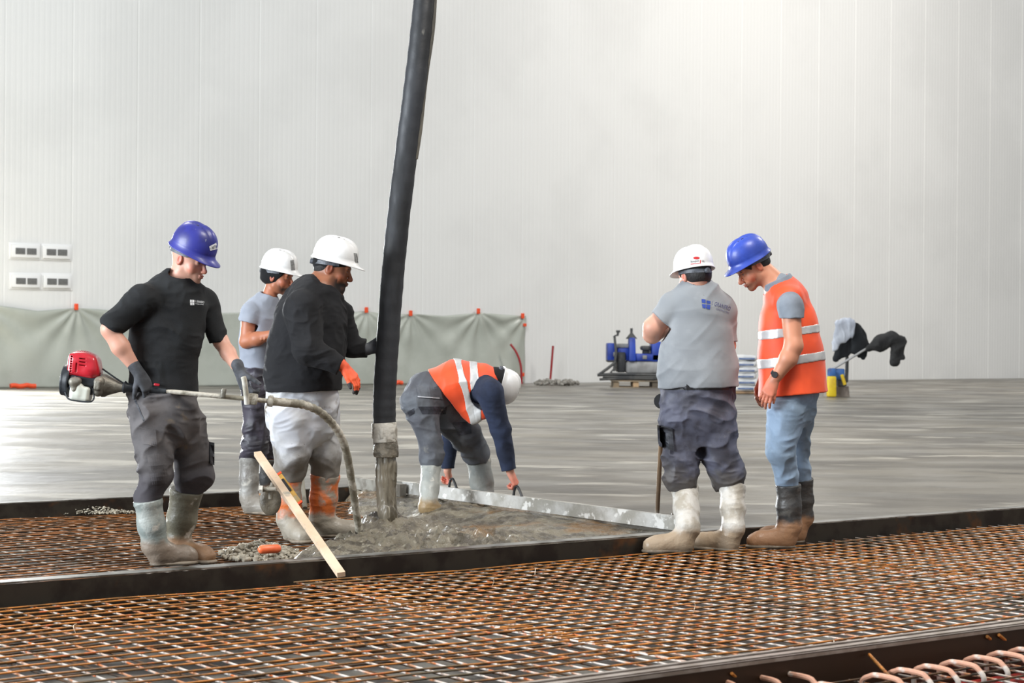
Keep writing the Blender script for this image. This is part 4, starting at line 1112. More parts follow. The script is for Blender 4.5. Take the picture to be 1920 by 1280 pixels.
g = m3.bvh['glove']; sdf_obj('fingertips', [q for i, q in enumerate(gt[:12]) if i % 3 == 2] + [gt[-1]], M_glovetip, g, .003)
m3.obj('glove', hand_prims(r=1.12, **hl3, **cL) + [C(hl3['wr'], m3.p(681, 654, .29), .033, .042, .01)], M_glove, .0035)
m3.obj('hair', hair_prims(H3, .006, -.05), M_hair, .004)
m3.obj('beanie', [E(H3.w(0, -.022, .03), np.array((.086, .110, .09))*1.05, H3.R, .0), E(H3.w(0, -.075, .0), np.array((.06, .045, .045))*1.05, H3.R, .02), PL(H3.w(0, 0, .002), -H3.z+H3.y*.35)], M_beanie, .004)
hat = hard_hat(m3, H3.tilted(-5, dz=-.004), M_hat_white, M_strap)
v, f = quadgrid([(663, 474), (669, 475), (672, 493), (666, 492)], 4, 5); wrap('badge', v, f, bvh_of(hat), M_badge, hat, .002)

# ============ 4: the man bending over the screed =============================
m4 = Person(13.3, (850, 968), 'man bending low in orange vest and white helmet, levelling concrete with a long straightedge')
u4 = unit((.90, .22, -.38)); f4 = unit(np.array((-.30, .35, -.9))); f4 = unit(f4-u4*np.dot(f4, u4))
bt4 = [((808, 873), -.10, 17.5, (803, 950), 16, (803, 974), 25), ((897, 862), .25, 22.5, (908, 935), 19, (911, 963), 25)]
H4 = Head(m4.p(924, 720), 0, 0); H4.z = u4; H4.y = f4; H4.x = np.cross(f4, u4); H4.R = np.stack([H4.x, H4.y, H4.z])
hn4 = dict(wr=m4.p(957, 886, .05), d=m4.p(974, 922, .08)-m4.p(957, 886, .05), back=(.75, -.45, .3), side=-1)
hf4 = dict(wr=m4.p(839, 883, .42), d=m4.p(852, 916, .56)-m4.p(839, 883, .42), back=(.8, -.3, .3), side=-1)
cc = dict(curl=(50, 65, 50), thumb=(30, 25))
body = head_prims(H4) + [C(H4.w(0, -.03, -.05), m4.p(898, 722), .056, .07, .03)] + m4.chain([(895, 724, 0, 34), (850, 722, 0, 32), (800, 735, 0, 30)], .04, 1.1, (0, 1, 0)) + \
    [m4.c((898, 722, 0), (918, 735, -.17), 18, 15), m4.c((918, 735, -.17), (940, 805, -.08), 15, 11.5), m4.c((940, 805, -.08), (957, 886, .05), 11.5, 7.5),
     m4.c((890, 735, 0), (868, 755, .2), 16, 13), m4.c((868, 755, .2), (845, 815, .28), 13, 10.5), m4.c((845, 815, .28), (839, 883, .42), 10.5, 7.5)] + \
    hand_prims(**hn4, **cc) + hand_prims(**hf4, **cc) + \
    legs_body(m4, [(788, 752, -.1), (822, 752, .08)], [(808, 828, -.1), (876, 822, .14)], bt4)
m4.obj('body', body, M_skin, .0045, colour=skin_colour(H4, SKIN_L, SKIN_LR, LIP_L, brow=S(60, 40, 30), beard=S(40, 30, 26), beard_lo=.6, hands=[hn4['wr']+unit(hn4['d'])*.08, hf4['wr']+unit(hf4['d'])*.08]))
sh = m4.chain([(815, 728, 0, 30), (860, 724, 0, 38), (900, 728, 0, 34)], .03, 1.0) + \
    [m4.c((900, 722, -.05), (918, 735, -.16), 26, 24.5, .03), m4.c((918, 735, -.17), (939, 805, -.08), 24, 18.5, .02), m4.c((939, 805, -.08), (955, 884, .04), 18.5, 13.5, .02),
     m4.c((890, 735, .05), (868, 755, .2), 20, 19, .03), m4.c((868, 755, .2), (845, 815, .28), 18, 16, .02), m4.c((845, 815, .28), (839, 884, .42), 16, 11.5, .02),
     m4.cut((956, 880, .04), (.2, 0, -1), ((956, 884, .04), 24)), m4.cut((839, 877, .40), (0, 0, -1), ((839, 881, .40), 20))]
m4.obj('sweater', sh, M_navy, .005, folds((9, 9, 9), .008, 23, .3))
ve = [m4.c((800, 738, 0), (815, 730, 0), 33, 38, .0, 1.05), m4.c((815, 730, 0), (855, 722, 0), 38, 46, .03, 1.0), m4.c((855, 722, 0), (900, 722, 0), 46, 42, .03, .95), m4.c((900, 722, 0), (925, 716, 0), 40, 24, .03, 1.0),
      m4.c((862, 735, -.02), (889, 778, -.05), 34, 17, .03, .9), m4.c((905, 735, -.05), (904, 772, -.08), 24, 16, .03, .8),
      m4.cut((800, 706, 0), m4.p(790, 720, 0)-m4.p(803, 714, 0)+np.array((-.06, 0, -.05)), ((800, 720, 0), 999)) if False else m4.cut((824, 722, 0), (-.80, 0, -.60)),
      m4.c((925, 735, -.22), (908, 742, -.13), 25, 27, .006, op='s'), m4.c((880, 760, .3), (875, 745, .2), 26, 24, .006, op='s')]
vo = m4.obj('vest', ve, M_vest, .005, folds((6, 6, 6), .010, 25, .3))
for a, n_, w in (((871, 722, 0), (.965, 0, .26), 6.5), ((893, 740, 0), (.995, 0, .10), 7.5)):
    n_ = unit(n_); c_ = m4.p(*a); Lb = []
    for q in ve: 
        q2 = dict(q)
        if q['t'] == 'c': q2['ra'] = q['ra']+(.0035 if q['op'] == 'u' else -.002); q2['rb'] = q['rb']+(.0035 if q['op'] == 'u' else -.002)
        Lb.append(q2)
    Lb += [PL(c_+n_*m4.r(w), n_, .001), PL(c_-n_*m4.r(w), -n_, .001)]
    sdf_obj('reflective_band', Lb, M_refl, vo, .005, folds((6, 6, 6), .010, 25, .3))
tr = [m4.c((800, 744, -.02), (822, 734, 0), 42, 34, .0, 1.0), m4.c((797, 735, -.03), (808, 738, -.02), 38, 36, .03, 1.1),
      m4.c((785, 752, -.11), (806, 825, -.1), 33, 22, .025), m4.c((806, 825, -.1), (810, 858, -.1), 22, 21.5), m4.c((810, 858, -.1), (808, 876, -.1), 21, 16),
      m4.c((825, 752, .08), (872, 815, .12), 36, 29, .025), m4.c((872, 815, .12), (893, 850, .22), 29, 24), m4.c((893, 850, .22), (896, 866, .25), 24, 20), m4.cut((808, 882, -.1), (0, 0, -1))]
to = m4.obj('trousers', tr, M_trk4, .005, folds((7, 7, 10), .020, 27, .3))
bv = bvh_of(to)
v, f = quadgrid([(780, 724), (828, 726), (830, 748), (784, 744)], 10, 6); wrap('back_pocket', v, f, bv, M_trk4, to, .003, .005)
v, f = quadgrid([(783, 742.5), (823, 745), (823, 747), (783, 744.6)], 12, 1); wrap('stitching', v, f, bv, M_thread, to, .007)
v, f = quadgrid([(784, 762), (838, 762), (836, 776), (792, 776)], 10, 3); wrap('dark_panel', v, f, bv, M_dkpatch, to, .002)
v, f = quadgrid([(760, 774), (777, 765), (777, 775), (764, 783)], 4, 2); wrap('dark_panel', v, f, bv, M_dkpatch, to, .002)
v, f = quadgrid([(848, 792), (882, 790), (884, 812), (862, 816)], 6, 5); wrap('cargo_pocket', v, f, bv, M_dkpatch, to, .002, .004)
boot(m4, *bt4[0], MB7, M_sole, .27, zb=-.03)
boot(m4, *bt4[1], MB7, M_sole, .27, zb=-.03)
m4.obj('beanie', [E(H4.w(0, -.020, .020), (.090, .112, .090), H4.R, .0), E(H4.w(0, -.06, -.02), (.074, .06, .055), H4.R, .02), PL(H4.w(0, .05, .0), H4.y-H4.z*.3), PL(H4.w(0, 0, -.065), -H4.z)], M_beanie, .004)
hard_hat(m4, H4.tilted(-8), M_hat_white, M_strap)

# ============ 5: man in grey t-shirt, back to the camera =====================
m5 = Person(11.33, (1320, 1028), 'man seen from behind in grey t-shirt with blue print, white helmet and muddy dark trousers')
bt5 = [((1284, 915), .03, 25, (1290, 990), 20, (1293, 1036), 190), ((1373, 912), .0, 23.5, (1375, 990), 19, (1379, 1034), 155)]
H5 = Head(m5.p(1301, 518), -122, 14)
body = head_prims(H5) + [C(H5.w(0, -.035, -.04), m5.p(1305, 550), .060, .060, .03)] + m5.chain([(1308, 580, 0, 46), (1309, 640, 0, 50), (1308, 725, 0, 52)], .04, .7) + \
    [m5.c((1300, 566, 0), (1264, 578, .02), 16, 16), m5.c((1262, 576, .02), (1225, 614, .0), 20, 19), m5.c((1225, 614, 0), (1223, 626, .04), 19, 17.5), m5.c((1223, 626, .05), (1270, 606, .36), 17, 11),
     m5.c((1316, 566, 0), (1354, 582, .02), 16, 16), m5.c((1356, 580, .02), (1364, 648, .06), 18, 15), m5.c((1364, 648, .06), (1310, 630, .38), 15, 9.5)] + \
    hand_prims(m5.p(1272, 606, .37), (.85, .4, .3), (0, .6, .8), -1, curl=(35, 45, 30)) + hand_prims(m5.p(1308, 630, .39), (-.85, .4, .3), (0, .6, .8), 1, curl=(35, 45, 30)) + \
    legs_body(m5, [(1284, 775, 0), (1336, 775, 0)], [(1278, 855, 0), (1348, 850, 0)], bt5, (.09, .058, .04))
m5.obj('body', body, M_skin, .0045, colour=skin_colour(H5, SKIN_L, SKIN_LR, LIP_L, brow=S(30, 24, 22)))
sh = m5.chain([(1305, 549, 0, 33), (1309, 578, 0, 56), (1309, 640, 0, 64), (1308, 690, 0, 72), (1308, 715, 0, 72.5), (1308, 732, 0, 69)], .03, .74) + [m5.cut((1308, 725, 0), (.04, 0, -1))] + \
    [m5.c((1296, 560, 0), (1262, 576, .01), 26, 27, .035), m5.c((1262, 576, .01), (1240, 602, .0), 27, 25.5, .02), m5.c((1318, 562, 0), (1352, 584, .01), 27, 29, .035), m5.c((1352, 584, .02), (1362, 640, .05), 28, 21, .02),
     m5.cut((1241, 601, .0), m5.p(1226, 616, 0)-m5.p(1258, 580, .0), ((1236, 607, 0), 36)), m5.cut((1364, 642, .05), (.1, 0, -1), ((1368, 646, .05), 26)),
     C(H5.w(0, -.03, -.05), m5.p(1304, 530, .01), .062, .062, .004, op='s')]
def tee_folds(p, d):
    # long diagonal pull from the raised elbow down the back
    u = (p[:, 0]*.72 + p[:, 2]*-.70)
    n = 1-np.abs(2*vnoise(np.stack([u*16, p[:, 2]*2.2+p[:, 0]*2.0, p[:, 1]*2], 1).astype(np.float32), 31)-1)
    n2 = 1-np.abs(2*vnoise(p*np.array((6, 6, 9), dtype=np.float32), 32)-1)
    return d - .011*(n-.55) - .006*(n2-.5)
m5.obj('tshirt', sh, M_gtee, .005, tee_folds)
tr = m5.chain([(1308, 724, 0, 68), (1308, 775, 0, 68)], .03, .74) + \
    [m5.c((1280, 780, 0), (1277, 850, 0), 42, 34, .02), m5.c((1277, 850, 0), (1276, 895, 0), 34, 30), m5.c((1276, 895, 0), (1279, 912, 0), 30, 24),
     m5.c((1338, 780, 0), (1350, 850, 0), 42, 33, .012), m5.c((1350, 850, 0), (1366, 894, .02), 33, 31), m5.c((1366, 894, .02), (1371, 912, .01), 30, 25), m5.cut((1308, 722, 0), (0, 0, 1)), m5.cut((1279, 922, 0), (-.1, 0, -1), ((1279, 925, 0), 45)), m5.cut((1371, 915, 0), (.15, 0, -1), ((1371, 918, 0), 45))]
to = m5.obj('trousers', tr, M_trk5, .005, folds((7, 7, 13), .024, 35, .3))
bv = bvh_of(to)
v, f = quadgrid([(1234, 797), (1262, 803), (1264, 846), (1236, 836)], 7, 8); wrap('cargo_pocket', v, f, bv, M_dkpatch, to, .006, .012)
v, f = quadgrid([(1248, 719), (1366, 721), (1366, 731), (1248, 731)], 30, 3); wrap('belt', v, f, bv, M_belt, to, .001, .002)
mb = MB(); mb.cyl(m5.p(1240, 752, .02), m5.p(1244, 752, .1), .045, .045, 16); mb.build('hip_pouch', M_black, to)
boot(m5, *bt5[0], MB5, M_sole, .285)
boot(m5, *bt5[1], MB5, M_sole, .28)
m5.obj('hair', hair_prims(H5, .010, -.055), M_hair, .004)
hat = hard_hat(m5, H5.tilted(-5, dz=-.006), M_hat_white, M_strap)
hb = bvh_of(hat)
an = np.linspace(0, 2*math.pi, 17)[:-1]
wrap('emblem', [(1305.8, 483.5)]+[(1305.8+6*math.cos(a), 483.5+2.5*math.sin(a)) for a in an], [(0, i+1, (i+1) % 16+1) for i in range(16)], hb, M_logo_r, hat, .002)
letter('lettering', 'Bouygues', (1295, 492), (1310.5, 490), 3.8, hb, M_black, hat, .002); letter('lettering', 'Bât', (1316, 491), (1321.5, 492), 3.6, hb, M_black, hat, .002)
for c4 in ([(1295, 494.6), (1313, 493), (1313, 494), (1295, 495.8)], [(1312.6, 487.5), (1314.2, 487.5), (1314, 494), (1312.4, 494)]):
    v, f = quadgrid(c4, 6, 1); wrap('emblem', v, f, hb, M_logo_r, hat, .002)
ts = m5.bvh['tshirt']; bs = bvh_of(ts)
for c4 in ([(1315.3, 560.5), (1322.6, 561.6), (1323, 568.4), (1316, 567.6)], [(1324.6, 563), (1331.8, 564.6), (1332, 569.8), (1324.8, 568.8)], [(1315.8, 570), (1323.2, 570.6), (1323.4, 578.2), (1317.4, 576.8)], [(1324.4, 570.4), (1331.8, 572), (1331, 580.2), (1324.4, 578.6)]):
    v, f = quadgrid(c4, 3, 3); wrap('print', v, f, bs, M_logo_b, ts, .003)
letter('print', 'I. GRANERO', (1333.5, 571), (1368, 582), 7.5, bs, M_logo_f, ts, .003)
letter('print', 'CONSTRUCTION', (1342, 580), (1366, 588), 3.2, bs, M_logo_f, ts, .003)

# ============ 6: man in blue helmet and orange vest ==========================
m6 = Person(11.33, (1478, 1026), 'smiling man in blue helmet looking down, orange vest with two reflective bands and light jeans')
bt6 = [((1478, 908), .04, 22.5, (1480, 985), 21, (1486, 1028), 186), ((1507, 897), .33, 17.5, (1508, 970), 15.5, (1504, 1018), 178)]
H6 = Head(m6.p(1409, 499), 162, 38)
hn6 = dict(wr=m6.p(1450, 712, -.22), d=m6.p(1432, 752, -.24)-m6.p(1450, 712, -.22), back=(-.25, -.85, .2), side=-1)
hf6 = dict(wr=m6.p(1430, 710, .12), d=m6.p(1417, 742, .10)-m6.p(1430, 710, .12), back=(-.7, .6, .2), side=1)
cc = dict(curl=(22, 28, 20), thumb=(22, 12))
body = head_prims(H6, nose=1.15) + [C(H6.w(0, -.035, -.035), m6.p(1462, 540), .062, .072, .03)] + m6.chain([(1474, 565, 0, 42), (1484, 640, 0, 42), (1490, 735, 0, 38)], .04, 1.0) + \
    [m6.c((1478, 565, -.05), (1482, 578, -.2), 20, 18), m6.c((1482, 578, -.2), (1488, 648, -.25), 18.5, 16.5), m6.c((1488, 648, -.25), (1478, 672, -.25), 17, 16.5), m6.c((1478, 672, -.25), (1452, 712, -.22), 16.5, 9.5),
     m6.c((1470, 565, .05), (1468, 585, .2), 20, 17), m6.c((1468, 585, .2), (1470, 650, .2), 17, 14), m6.c((1470, 650, .2), (1430, 710, .12), 14, 9)] + \
    hand_prims(**hn6, **cc) + hand_prims(**hf6, **cc) + \
    legs_body(m6, [(1480, 770, -.08), (1498, 770, .1)], [(1463, 848, -.04), (1498, 848, .25)], bt6, (.066, .042, .034))
m6.obj('body', body, M_skin, .0042, colour=skin_colour(H6, S(206, 142, 112), S(206, 112, 88), LIP_L, brow=S(40, 28, 24), beard=S(96, 70, 56), beard_lo=.7, hands=[hn6['wr']+unit(hn6['d'])*.08, hf6['wr']+unit(hf6['d'])*.06]))
sh = m6.chain([(1462, 538, 0, 26), (1470, 560, 0, 38), (1478, 611, 0, 48), (1486, 690, 0, 52)], .03, .95) + \
    [m6.c((1478, 560, -.05), (1482, 575, -.18), 26, 24, .03), m6.c((1482, 575, -.2), (1485, 598, -.215), 24.5, 22, .01), m6.c((1470, 562, .05), (1468, 600, .2), 24, 20, .03),
     m6.cut((1485, 596, -.21), (.03, 0, -1), ((1486, 604, -.25), 33)),
     C(H6.w(0, -.03, -.055), m6.p(1458, 540, 0), .066, .078, .004, op='s')]
m6.obj('polo_shirt', sh, M_polo, .005, folds((9, 9, 7), .008, 43, .3))
m6.obj('collar', [C(m6.p(1462, 536, 0), m6.p(1456, 524, 0), .098, .088, .0), C(m6.p(1466, 545, 0), m6.p(1450, 510, 0), .080, .074, .0, op='s'), PL(m6.p(1455, 524, 0), (-.45, 0, .9)), PL(m6.p(1464, 545, 0), (.4, 0, -1))], M_polo, .0035)
ve = m6.chain([(1464, 540, 0, 27), (1474, 562, 0, 40), (1478, 611, 0, 54), (1483, 660, 0, 59), (1487, 745, 0, 66)], .03, .95) + \
    [m6.c((1472, 556, -.03), (1478, 560, -.105), 31, 27, .05), m6.c((1470, 556, .03), (1470, 562, .125), 31, 28, .03)] + \
    [m6.cut((1488, 738, 0), (.10, 0, -1)), m6.c((1479, 572, -.36), (1482, 574, -.20), 27, 26, .006, op='s'), m6.c((1484, 606, -.40), (1484, 600, -.215), 20, 19, .006, op='s'), m6.c((1468, 585, .36), (1468, 585, .23), 26, 24, .006, op='s'),
     C(H6.w(0, -.03, -.02), m6.p(1458, 538, 0), .089, .092, .004, op='s')]
vo = m6.obj('vest', ve, M_vest, .005, folds((5, 5, 4), .009, 45, .3))
for a, n_, w in (((1478, 622, 0), (-.13, 0, .99), 7.5), ((1484, 674, 0), (-.15, 0, .985), 8)):
    n_ = unit(n_); c_ = m6.p(*a); Lb = []
    for q in ve:
        q2 = dict(q)
        if q['t'] == 'c': q2['ra'] = q['ra']+(.0035 if q['op'] == 'u' else -.002); q2['rb'] = q['rb']+(.0035 if q['op'] == 'u' else -.002)
        Lb.append(q2)
    Lb += [PL(c_+n_*m6.r(w), n_, .001), PL(c_-n_*m6.r(w), -n_, .001)]
    sdf_obj('reflective_band', Lb, M_refl, vo, .005, folds((5, 5, 4), .009, 45, .3))
tr = m6.chain([(1490, 722, 0, 44), (1487, 760, 0, 44)], .03, .95) + \
    [m6.c((1476, 765, -.07), (1463, 845, -.04), 36, 26, .02), m6.c((1463, 845, -.04), (1474, 890, .02), 26, 20.5), m6.c((1474, 890, .02), (1476, 908, .04), 20.5, 19),
     m6.c((1496, 765, .08), (1497, 845, .25), 32, 19, .012), m6.c((1497, 845, .25), (1505, 898, .33), 18, 16.5), m6.cut((1488, 720, 0), (0, 0, 1)), m6.cut((1476, 913, 0), (0, 0, -1))]
m6.obj('jeans', tr, M_jeans, .005, folds((8, 8, 12), .016, 47, .3))
boot(m6, *bt6[0], MB6, M_sole, .285)
boot(m6, *bt6[1], MB6, M_sole, .285)
m6.obj('hair', hair_prims(H6, .009, -.05, .075), M_hair, .004)
hat = hard_hat(m6, H6.tilted(-9, dy=-.004, dz=-.006), M_hat_blue2, M_strap)
mb = MB(); wc = m6.p(1455, 702, -.222); wd = unit(m6.p(1450, 712, -.22)-m6.p(1478, 672, -.25))
mb.cyl(wc-wd*.011, wc+wd*.011, .0335, .0335, 20); fc = wc+np.array((-.012, -.035, .0)); mb.cyl(fc, fc+np.array((-.003, -.008, 0)), .019, .018, 16); mb.build('wristwatch', M_black, m6.root)
# ---------------------------------------------------------------- tools and machines
# concrete pump hose hanging into the picture
M_hose = mat('black_rubber_hose', S(46, 48, 52), S(30, 31, 33), scale=5, stretch=(1, 1, .4), rough=0.5, rough2=0.75, bump=0.3, bscale=40, bdist=.004, ramp=(.4, .62),
             spots=[(S(112, 110, 104), 6, 0.66, 0.71, (1, 1, .35)), (S(84, 82, 76), 2.0, 0.60, 0.72, (1, 1, .3))])
M_galv = mat('muddy_coupling', S(206, 202, 192), S(150, 144, 132), scale=9, rough=0.5, metal=0.1, ramp=(.45, .55), bump=0.4, bscale=50)
M_mudc = mat('mud_crust', S(128, 120, 106), S(92, 86, 74), scale=16, rough=0.5, bump=0.7, bscale=60)
YP = 11.85
hs = empty('pump_hose', P(724, 846, YP), 'thick black concrete pump hose hanging down into the wet concrete', 'pump hose')
pts = [P(808, -330, YP+.25), P(803, -160, YP+.15), P(796, 0, YP+.05), P(781, 140, YP), P(764, 270, YP), P(748, 400, YP), P(736, 520, YP), P(727, 640, YP), P(721, 740, YP), P(721, 800, YP)]
sp = spline(pts, 14); mb = MB()
rr = [.0705 + .0012*math.sin(i*1.7)+.0008*math.sin(i*.6) for i in range(len(sp))]
mb.tube(sp, rr, 40); mb.build('hose', M_hose, hs)
t_ = [i for i, q in enumerate(sp)]
mb = MB(); off = [q+np.array((.062, -.012, 0)) for q in sp[8:60]]
mb.tube(off, [.016+.004*math.sin(i*.31) for i in range(len(off))], 10); mb.build('lay_flat_seam', mat('worn_seam', S(110, 106, 96), S(70, 68, 62), scale=8, stretch=(1, 1, .3), rough=.7), hs)
mb = MB(); a = P(720, 792, YP); b = P(722, 828, YP)
mb.tube([a, a+(b-a)*.05, a+(b-a)*.5, b], [.074, .078, .077, .0755], 36)
for an in (0, 60, 120, 180, 240, 300):
    q = np.array((math.cos(math.radians(an-100)), math.sin(math.radians(an-100)), 0)); mb.box(a*.45+b*.55+q*.077, (.006, .02, .06), (q, np.cross((0, 0, 1), q), (0, 0, 1)), bev=.003)
mb.build('coupling', M_galv, hs)
cr = [C(P(722, 824, YP), P(724, 846, YP), .072, .070, .0), C(P(723, 842, YP), P(724, 850, YP), .077, .077, .01), E(P(742, 846, YP-.02), (.018, .02, .02), None, .01), E(P(705, 848, YP-.03), (.015, .02, .018), None, .01), PL(P(724, 856, YP), (0, 0, -1))]
sdf_obj('mud_ring', cr, M_mudc, hs, .004, folds((20, 20, 20), .006, 3))
M_stream = mat('falling_concrete', S(132, 124, 108), S(92, 85, 72), scale=14, stretch=(1, 1, .16), rough=0.3, bump=0.6, bscale=40, bstretch=(1, 1, .15), spots=[(S(176, 168, 150), 18, 0.6, 0.68, (1, 1, .12)), (S(140, 104, 70), 4, .6, .7, (1, 1, .3))])
st = [C(P(724, 838, YP), P(723, 900, YP), .056, .052, .0), C(P(723, 900, YP), P(727, 960, YP), .052, .058, .02), C(P(727, 960, YP), P(731, 1008, YP), .056, .044, .02), C(P(738, 870, YP-.01), P(741, 985, YP-.01), .016, .012, .02), C(P(713, 880, YP-.02), P(716, 960, YP-.02), .018, .010, .02)]
o = sdf_obj('concrete_stream', st, M_stream, None, .004, folds((26, 26, 3.5), .012, 4, .6)); tag(o, 'stream of wet concrete falling out of the black hose', 'falling concrete', kind='stuff')

# poker vibrator
YV = 10.12
vb = empty('concrete_vibrator', P(155, 750, YV), 'petrol poker vibrator with red engine cover, long tube and bent hose', 'concrete vibrator')
M_vred = mat('red_engine_cover', S(196, 34, 48), S(170, 28, 42), scale=8, rough=0.25, coat=0.4, spots=[(S(210, 120, 110), 30, .7, .74)])
M_vblk = mat('engine_black', S(34, 38, 42), S(54, 58, 62), scale=14, rough=0.4)
M_alu = mat('dusty_aluminium', S(142, 138, 126), S(104, 100, 90), scale=12, rough=0.5, metal=0.35, bump=0.3, bscale=60)
M_tank = mat('white_tank', S(222, 226, 214), S(208, 210, 198), scale=9, rough=0.35)
M_pipe = mat('mud_caked_pipe', S(196, 190, 176), S(134, 128, 112), scale=11, rough=0.55, bump=0.5, bscale=60, ramp=(.42, .55))
pv = lambda x, y, dz=0: P(x, y, YV+dz)
w_ = lambda px: px*YV/FPX
X3 = unit(pv(200, 712)-pv(130, 702)); Y3 = np.array((0, 1.0, 0)); Z3 = np.cross(X3, Y3)
R3 = np.stack([X3, Y3, Z3])
cov = [B(pv(160, 686), (w_(28), .075, w_(21)), R3, .03, .0), E(pv(158, 676), (w_(27), .080, w_(19)), R3, .03), E(pv(174, 692), (w_(21), .082, w_(18)), R3, .03),
       B(pv(137, 686), (w_(5), .068, w_(24)), R3, .012, .01), PL(pv(160, 706.5), -Z3, .003), PL(pv(190, 690), (X3*.95+Z3*.35), .02)]
for k in range(3): cov.append(B(pv(154, 672.5+k*6.2, -.09), (w_(6), .022, w_(.9)), R3, .002, .002, 's'))
cov.append(B(pv(142, 689, -.088), (w_(1.5), .022, w_(9)), R3, .002, .002, 's'))
for k in range(7): cov.append(B(pv(134.6-(k*.35), 668+k*4.6, -.072), (w_(1.6), .02, w_(1.3)), R3, .001, .002, 's'))
for k in range(9): cov.append(B(pv(150+k*4, 657.8+k*k*.07), (w_(1.0), .05, w_(1.6)), R3, .001, .002, 's'))
sdf_obj('engine_cover', cov, M_vred, vb, .0022)
sdf_obj('engine_block', [B(pv(164, 713), (w_(28), .066, w_(8)), R3, .008, 0), B(pv(160, 726), (w_(18), .055, w_(12)), R3, .01, .01), C(pv(137, 712, -.06), pv(137, 724, -.055), .022, .026, .01)], M_vblk, vb, .003)
sdf_obj('recoil_starter', [C(pv(123, 712), pv(131, 713), .082, .088, .0), E(pv(119, 712), (.012, .05, .05), R3, .01), B(pv(119, 692, -.02), (w_(4), .02, w_(4)), R3, .006, .008), PL(pv(134, 713), X3), PL(pv(118, 712), -X3)], M_vblk, vb, .003)
sdf_obj('muffler_bracket', [C(pv(138, 716, -.08), pv(146, 714, -.082), .026, .020, .0), E(pv(140, 726, -.075), (.02, .02, .035), R3, .01), C(pv(186, 716, -.05), pv(184, 734, -.045), .030, .026, .01), B(pv(184, 722, -.06), (w_(6), .03, w_(9)), R3, .008, .01)], M_alu, vb, .003)
sdf_obj('fuel_tank', [B(pv(153, 737, -.03), (w_(18), .055, w_(14)), R3, .018, 0), B(pv(146, 730, -.03), (w_(10), .055, w_(14)), R3, .018, .02)], M_tank, vb, .003)
mb = MB(); mb.tube(spline([pv(122, 735, -.06), pv(128, 747, -.07), pv(142, 751, -.075), pv(168, 753, -.075), pv(176, 746, -.06), pv(174, 728, -.06)], 6), .0045, 8); mb.build('guard_bar', M_vblk, vb)
hq = [(192, 722, .062), (198, 722.5, .060), (205, 723, .050), (224, 725.5, .028), (230, 726, .024), (233, 726, .022)]
mb = MB(); mb.tube([pv(x, y) for x, y, r in hq], [r for x, y, r in hq], 24); mb.build('clutch_housing', M_alu, vb)
hq = [(231, 725, .028), (234, 725.5, .034), (239, 726, .024), (262, 728, .019), (296, 732, .019), (312, 733, .015)]
mb = MB(); mb.tube([pv(x, y, -.0) for x, y, r in hq], [r for x, y, r in hq], 18); mb.build('rubber_grip', M_vblk, vb)
mb = MB(); mb.tube(spline([pv(192, 691, -.03), pv(210, 704, -.03), pv(228, 716, -.02), pv(240, 724, -.01)], 6), .0045, 8); mb.build('throttle_cable', M_vblk, vb)
mb = MB(); mb.box(pv(294, 721, -.03), (.03, .02, .014), R3, bev=.004); mb.build('stop_switch', M_vred, vb)
mb = MB(); tubep = [pv(308, 733, 0), pv(360, 737.5, .0), pv(415, 743, .02), pv(470, 748, .03), pv(508, 752, .06)]
mb.tube(tubep, [.0125]*5, 14); mb.build('drive_tube', M_pipe, vb)
mb = MB(); mb.box(pv(419, 737, .0), (.024, .03, .05), R3, bev=.006); mb.build('bracket', M_alu, vb)
mb = MB(); mb.box(pv(474, 748, .01), (w_(17), .05, w_(21)), R3, bev=.008); mb.build('handle_clamp', M_pipe, vb)
mb = MB(); mb.tube(spline([pv(456, 706, -.05), pv(458, 713, -.05), pv(461, 735, -.03), pv(463, 757, -.01)], 6), [.011, .014] + [.0145]*17, 14); mb.build('handle', mat('taped_handle', S(214, 210, 198), S(176, 170, 154), scale=14, rough=.6), vb)
mb = MB(); mb.tube([pv(502, 751, .06), pv(505, 751.5, .06), pv(511, 752, .065), pv(513, 752.2, .065)], [.026, .031, .031, .02], 16); mb.build('collar', M_pipe, vb)
hp_ = [(508, 752, 10.19), (540, 755, 10.25), (571, 759, 10.33), (600, 772, 10.42), (624, 795, 10.52), (641, 822, 10.62), (652, 858, 10.72), (659, 900, 10.83), (665, 940, 10.92), (671, 980, 11.02), (676, 1018, 11.10)]
sp = spline([P(x, y, q) for x, y, q in hp_], 12); n = len(sp)
rads = [(.0225 if i < 24 else .0215) + (.0022*math.sin(i*1.5) if 18 < i < 60 else .0008*math.sin(i*.8)) for i in range(n)]
mb = MB(); mb.tube(sp, rads, 16); mb.build('flexible_hose', M_pipe, vb)
mb = MB(); mb.tube([P(673, 992, 11.05), P(675, 1004, 11.07), P(677, 1022, 11.11)], [.024, .029, .030], 16); mb.build('poker_head', M_alu, vb)

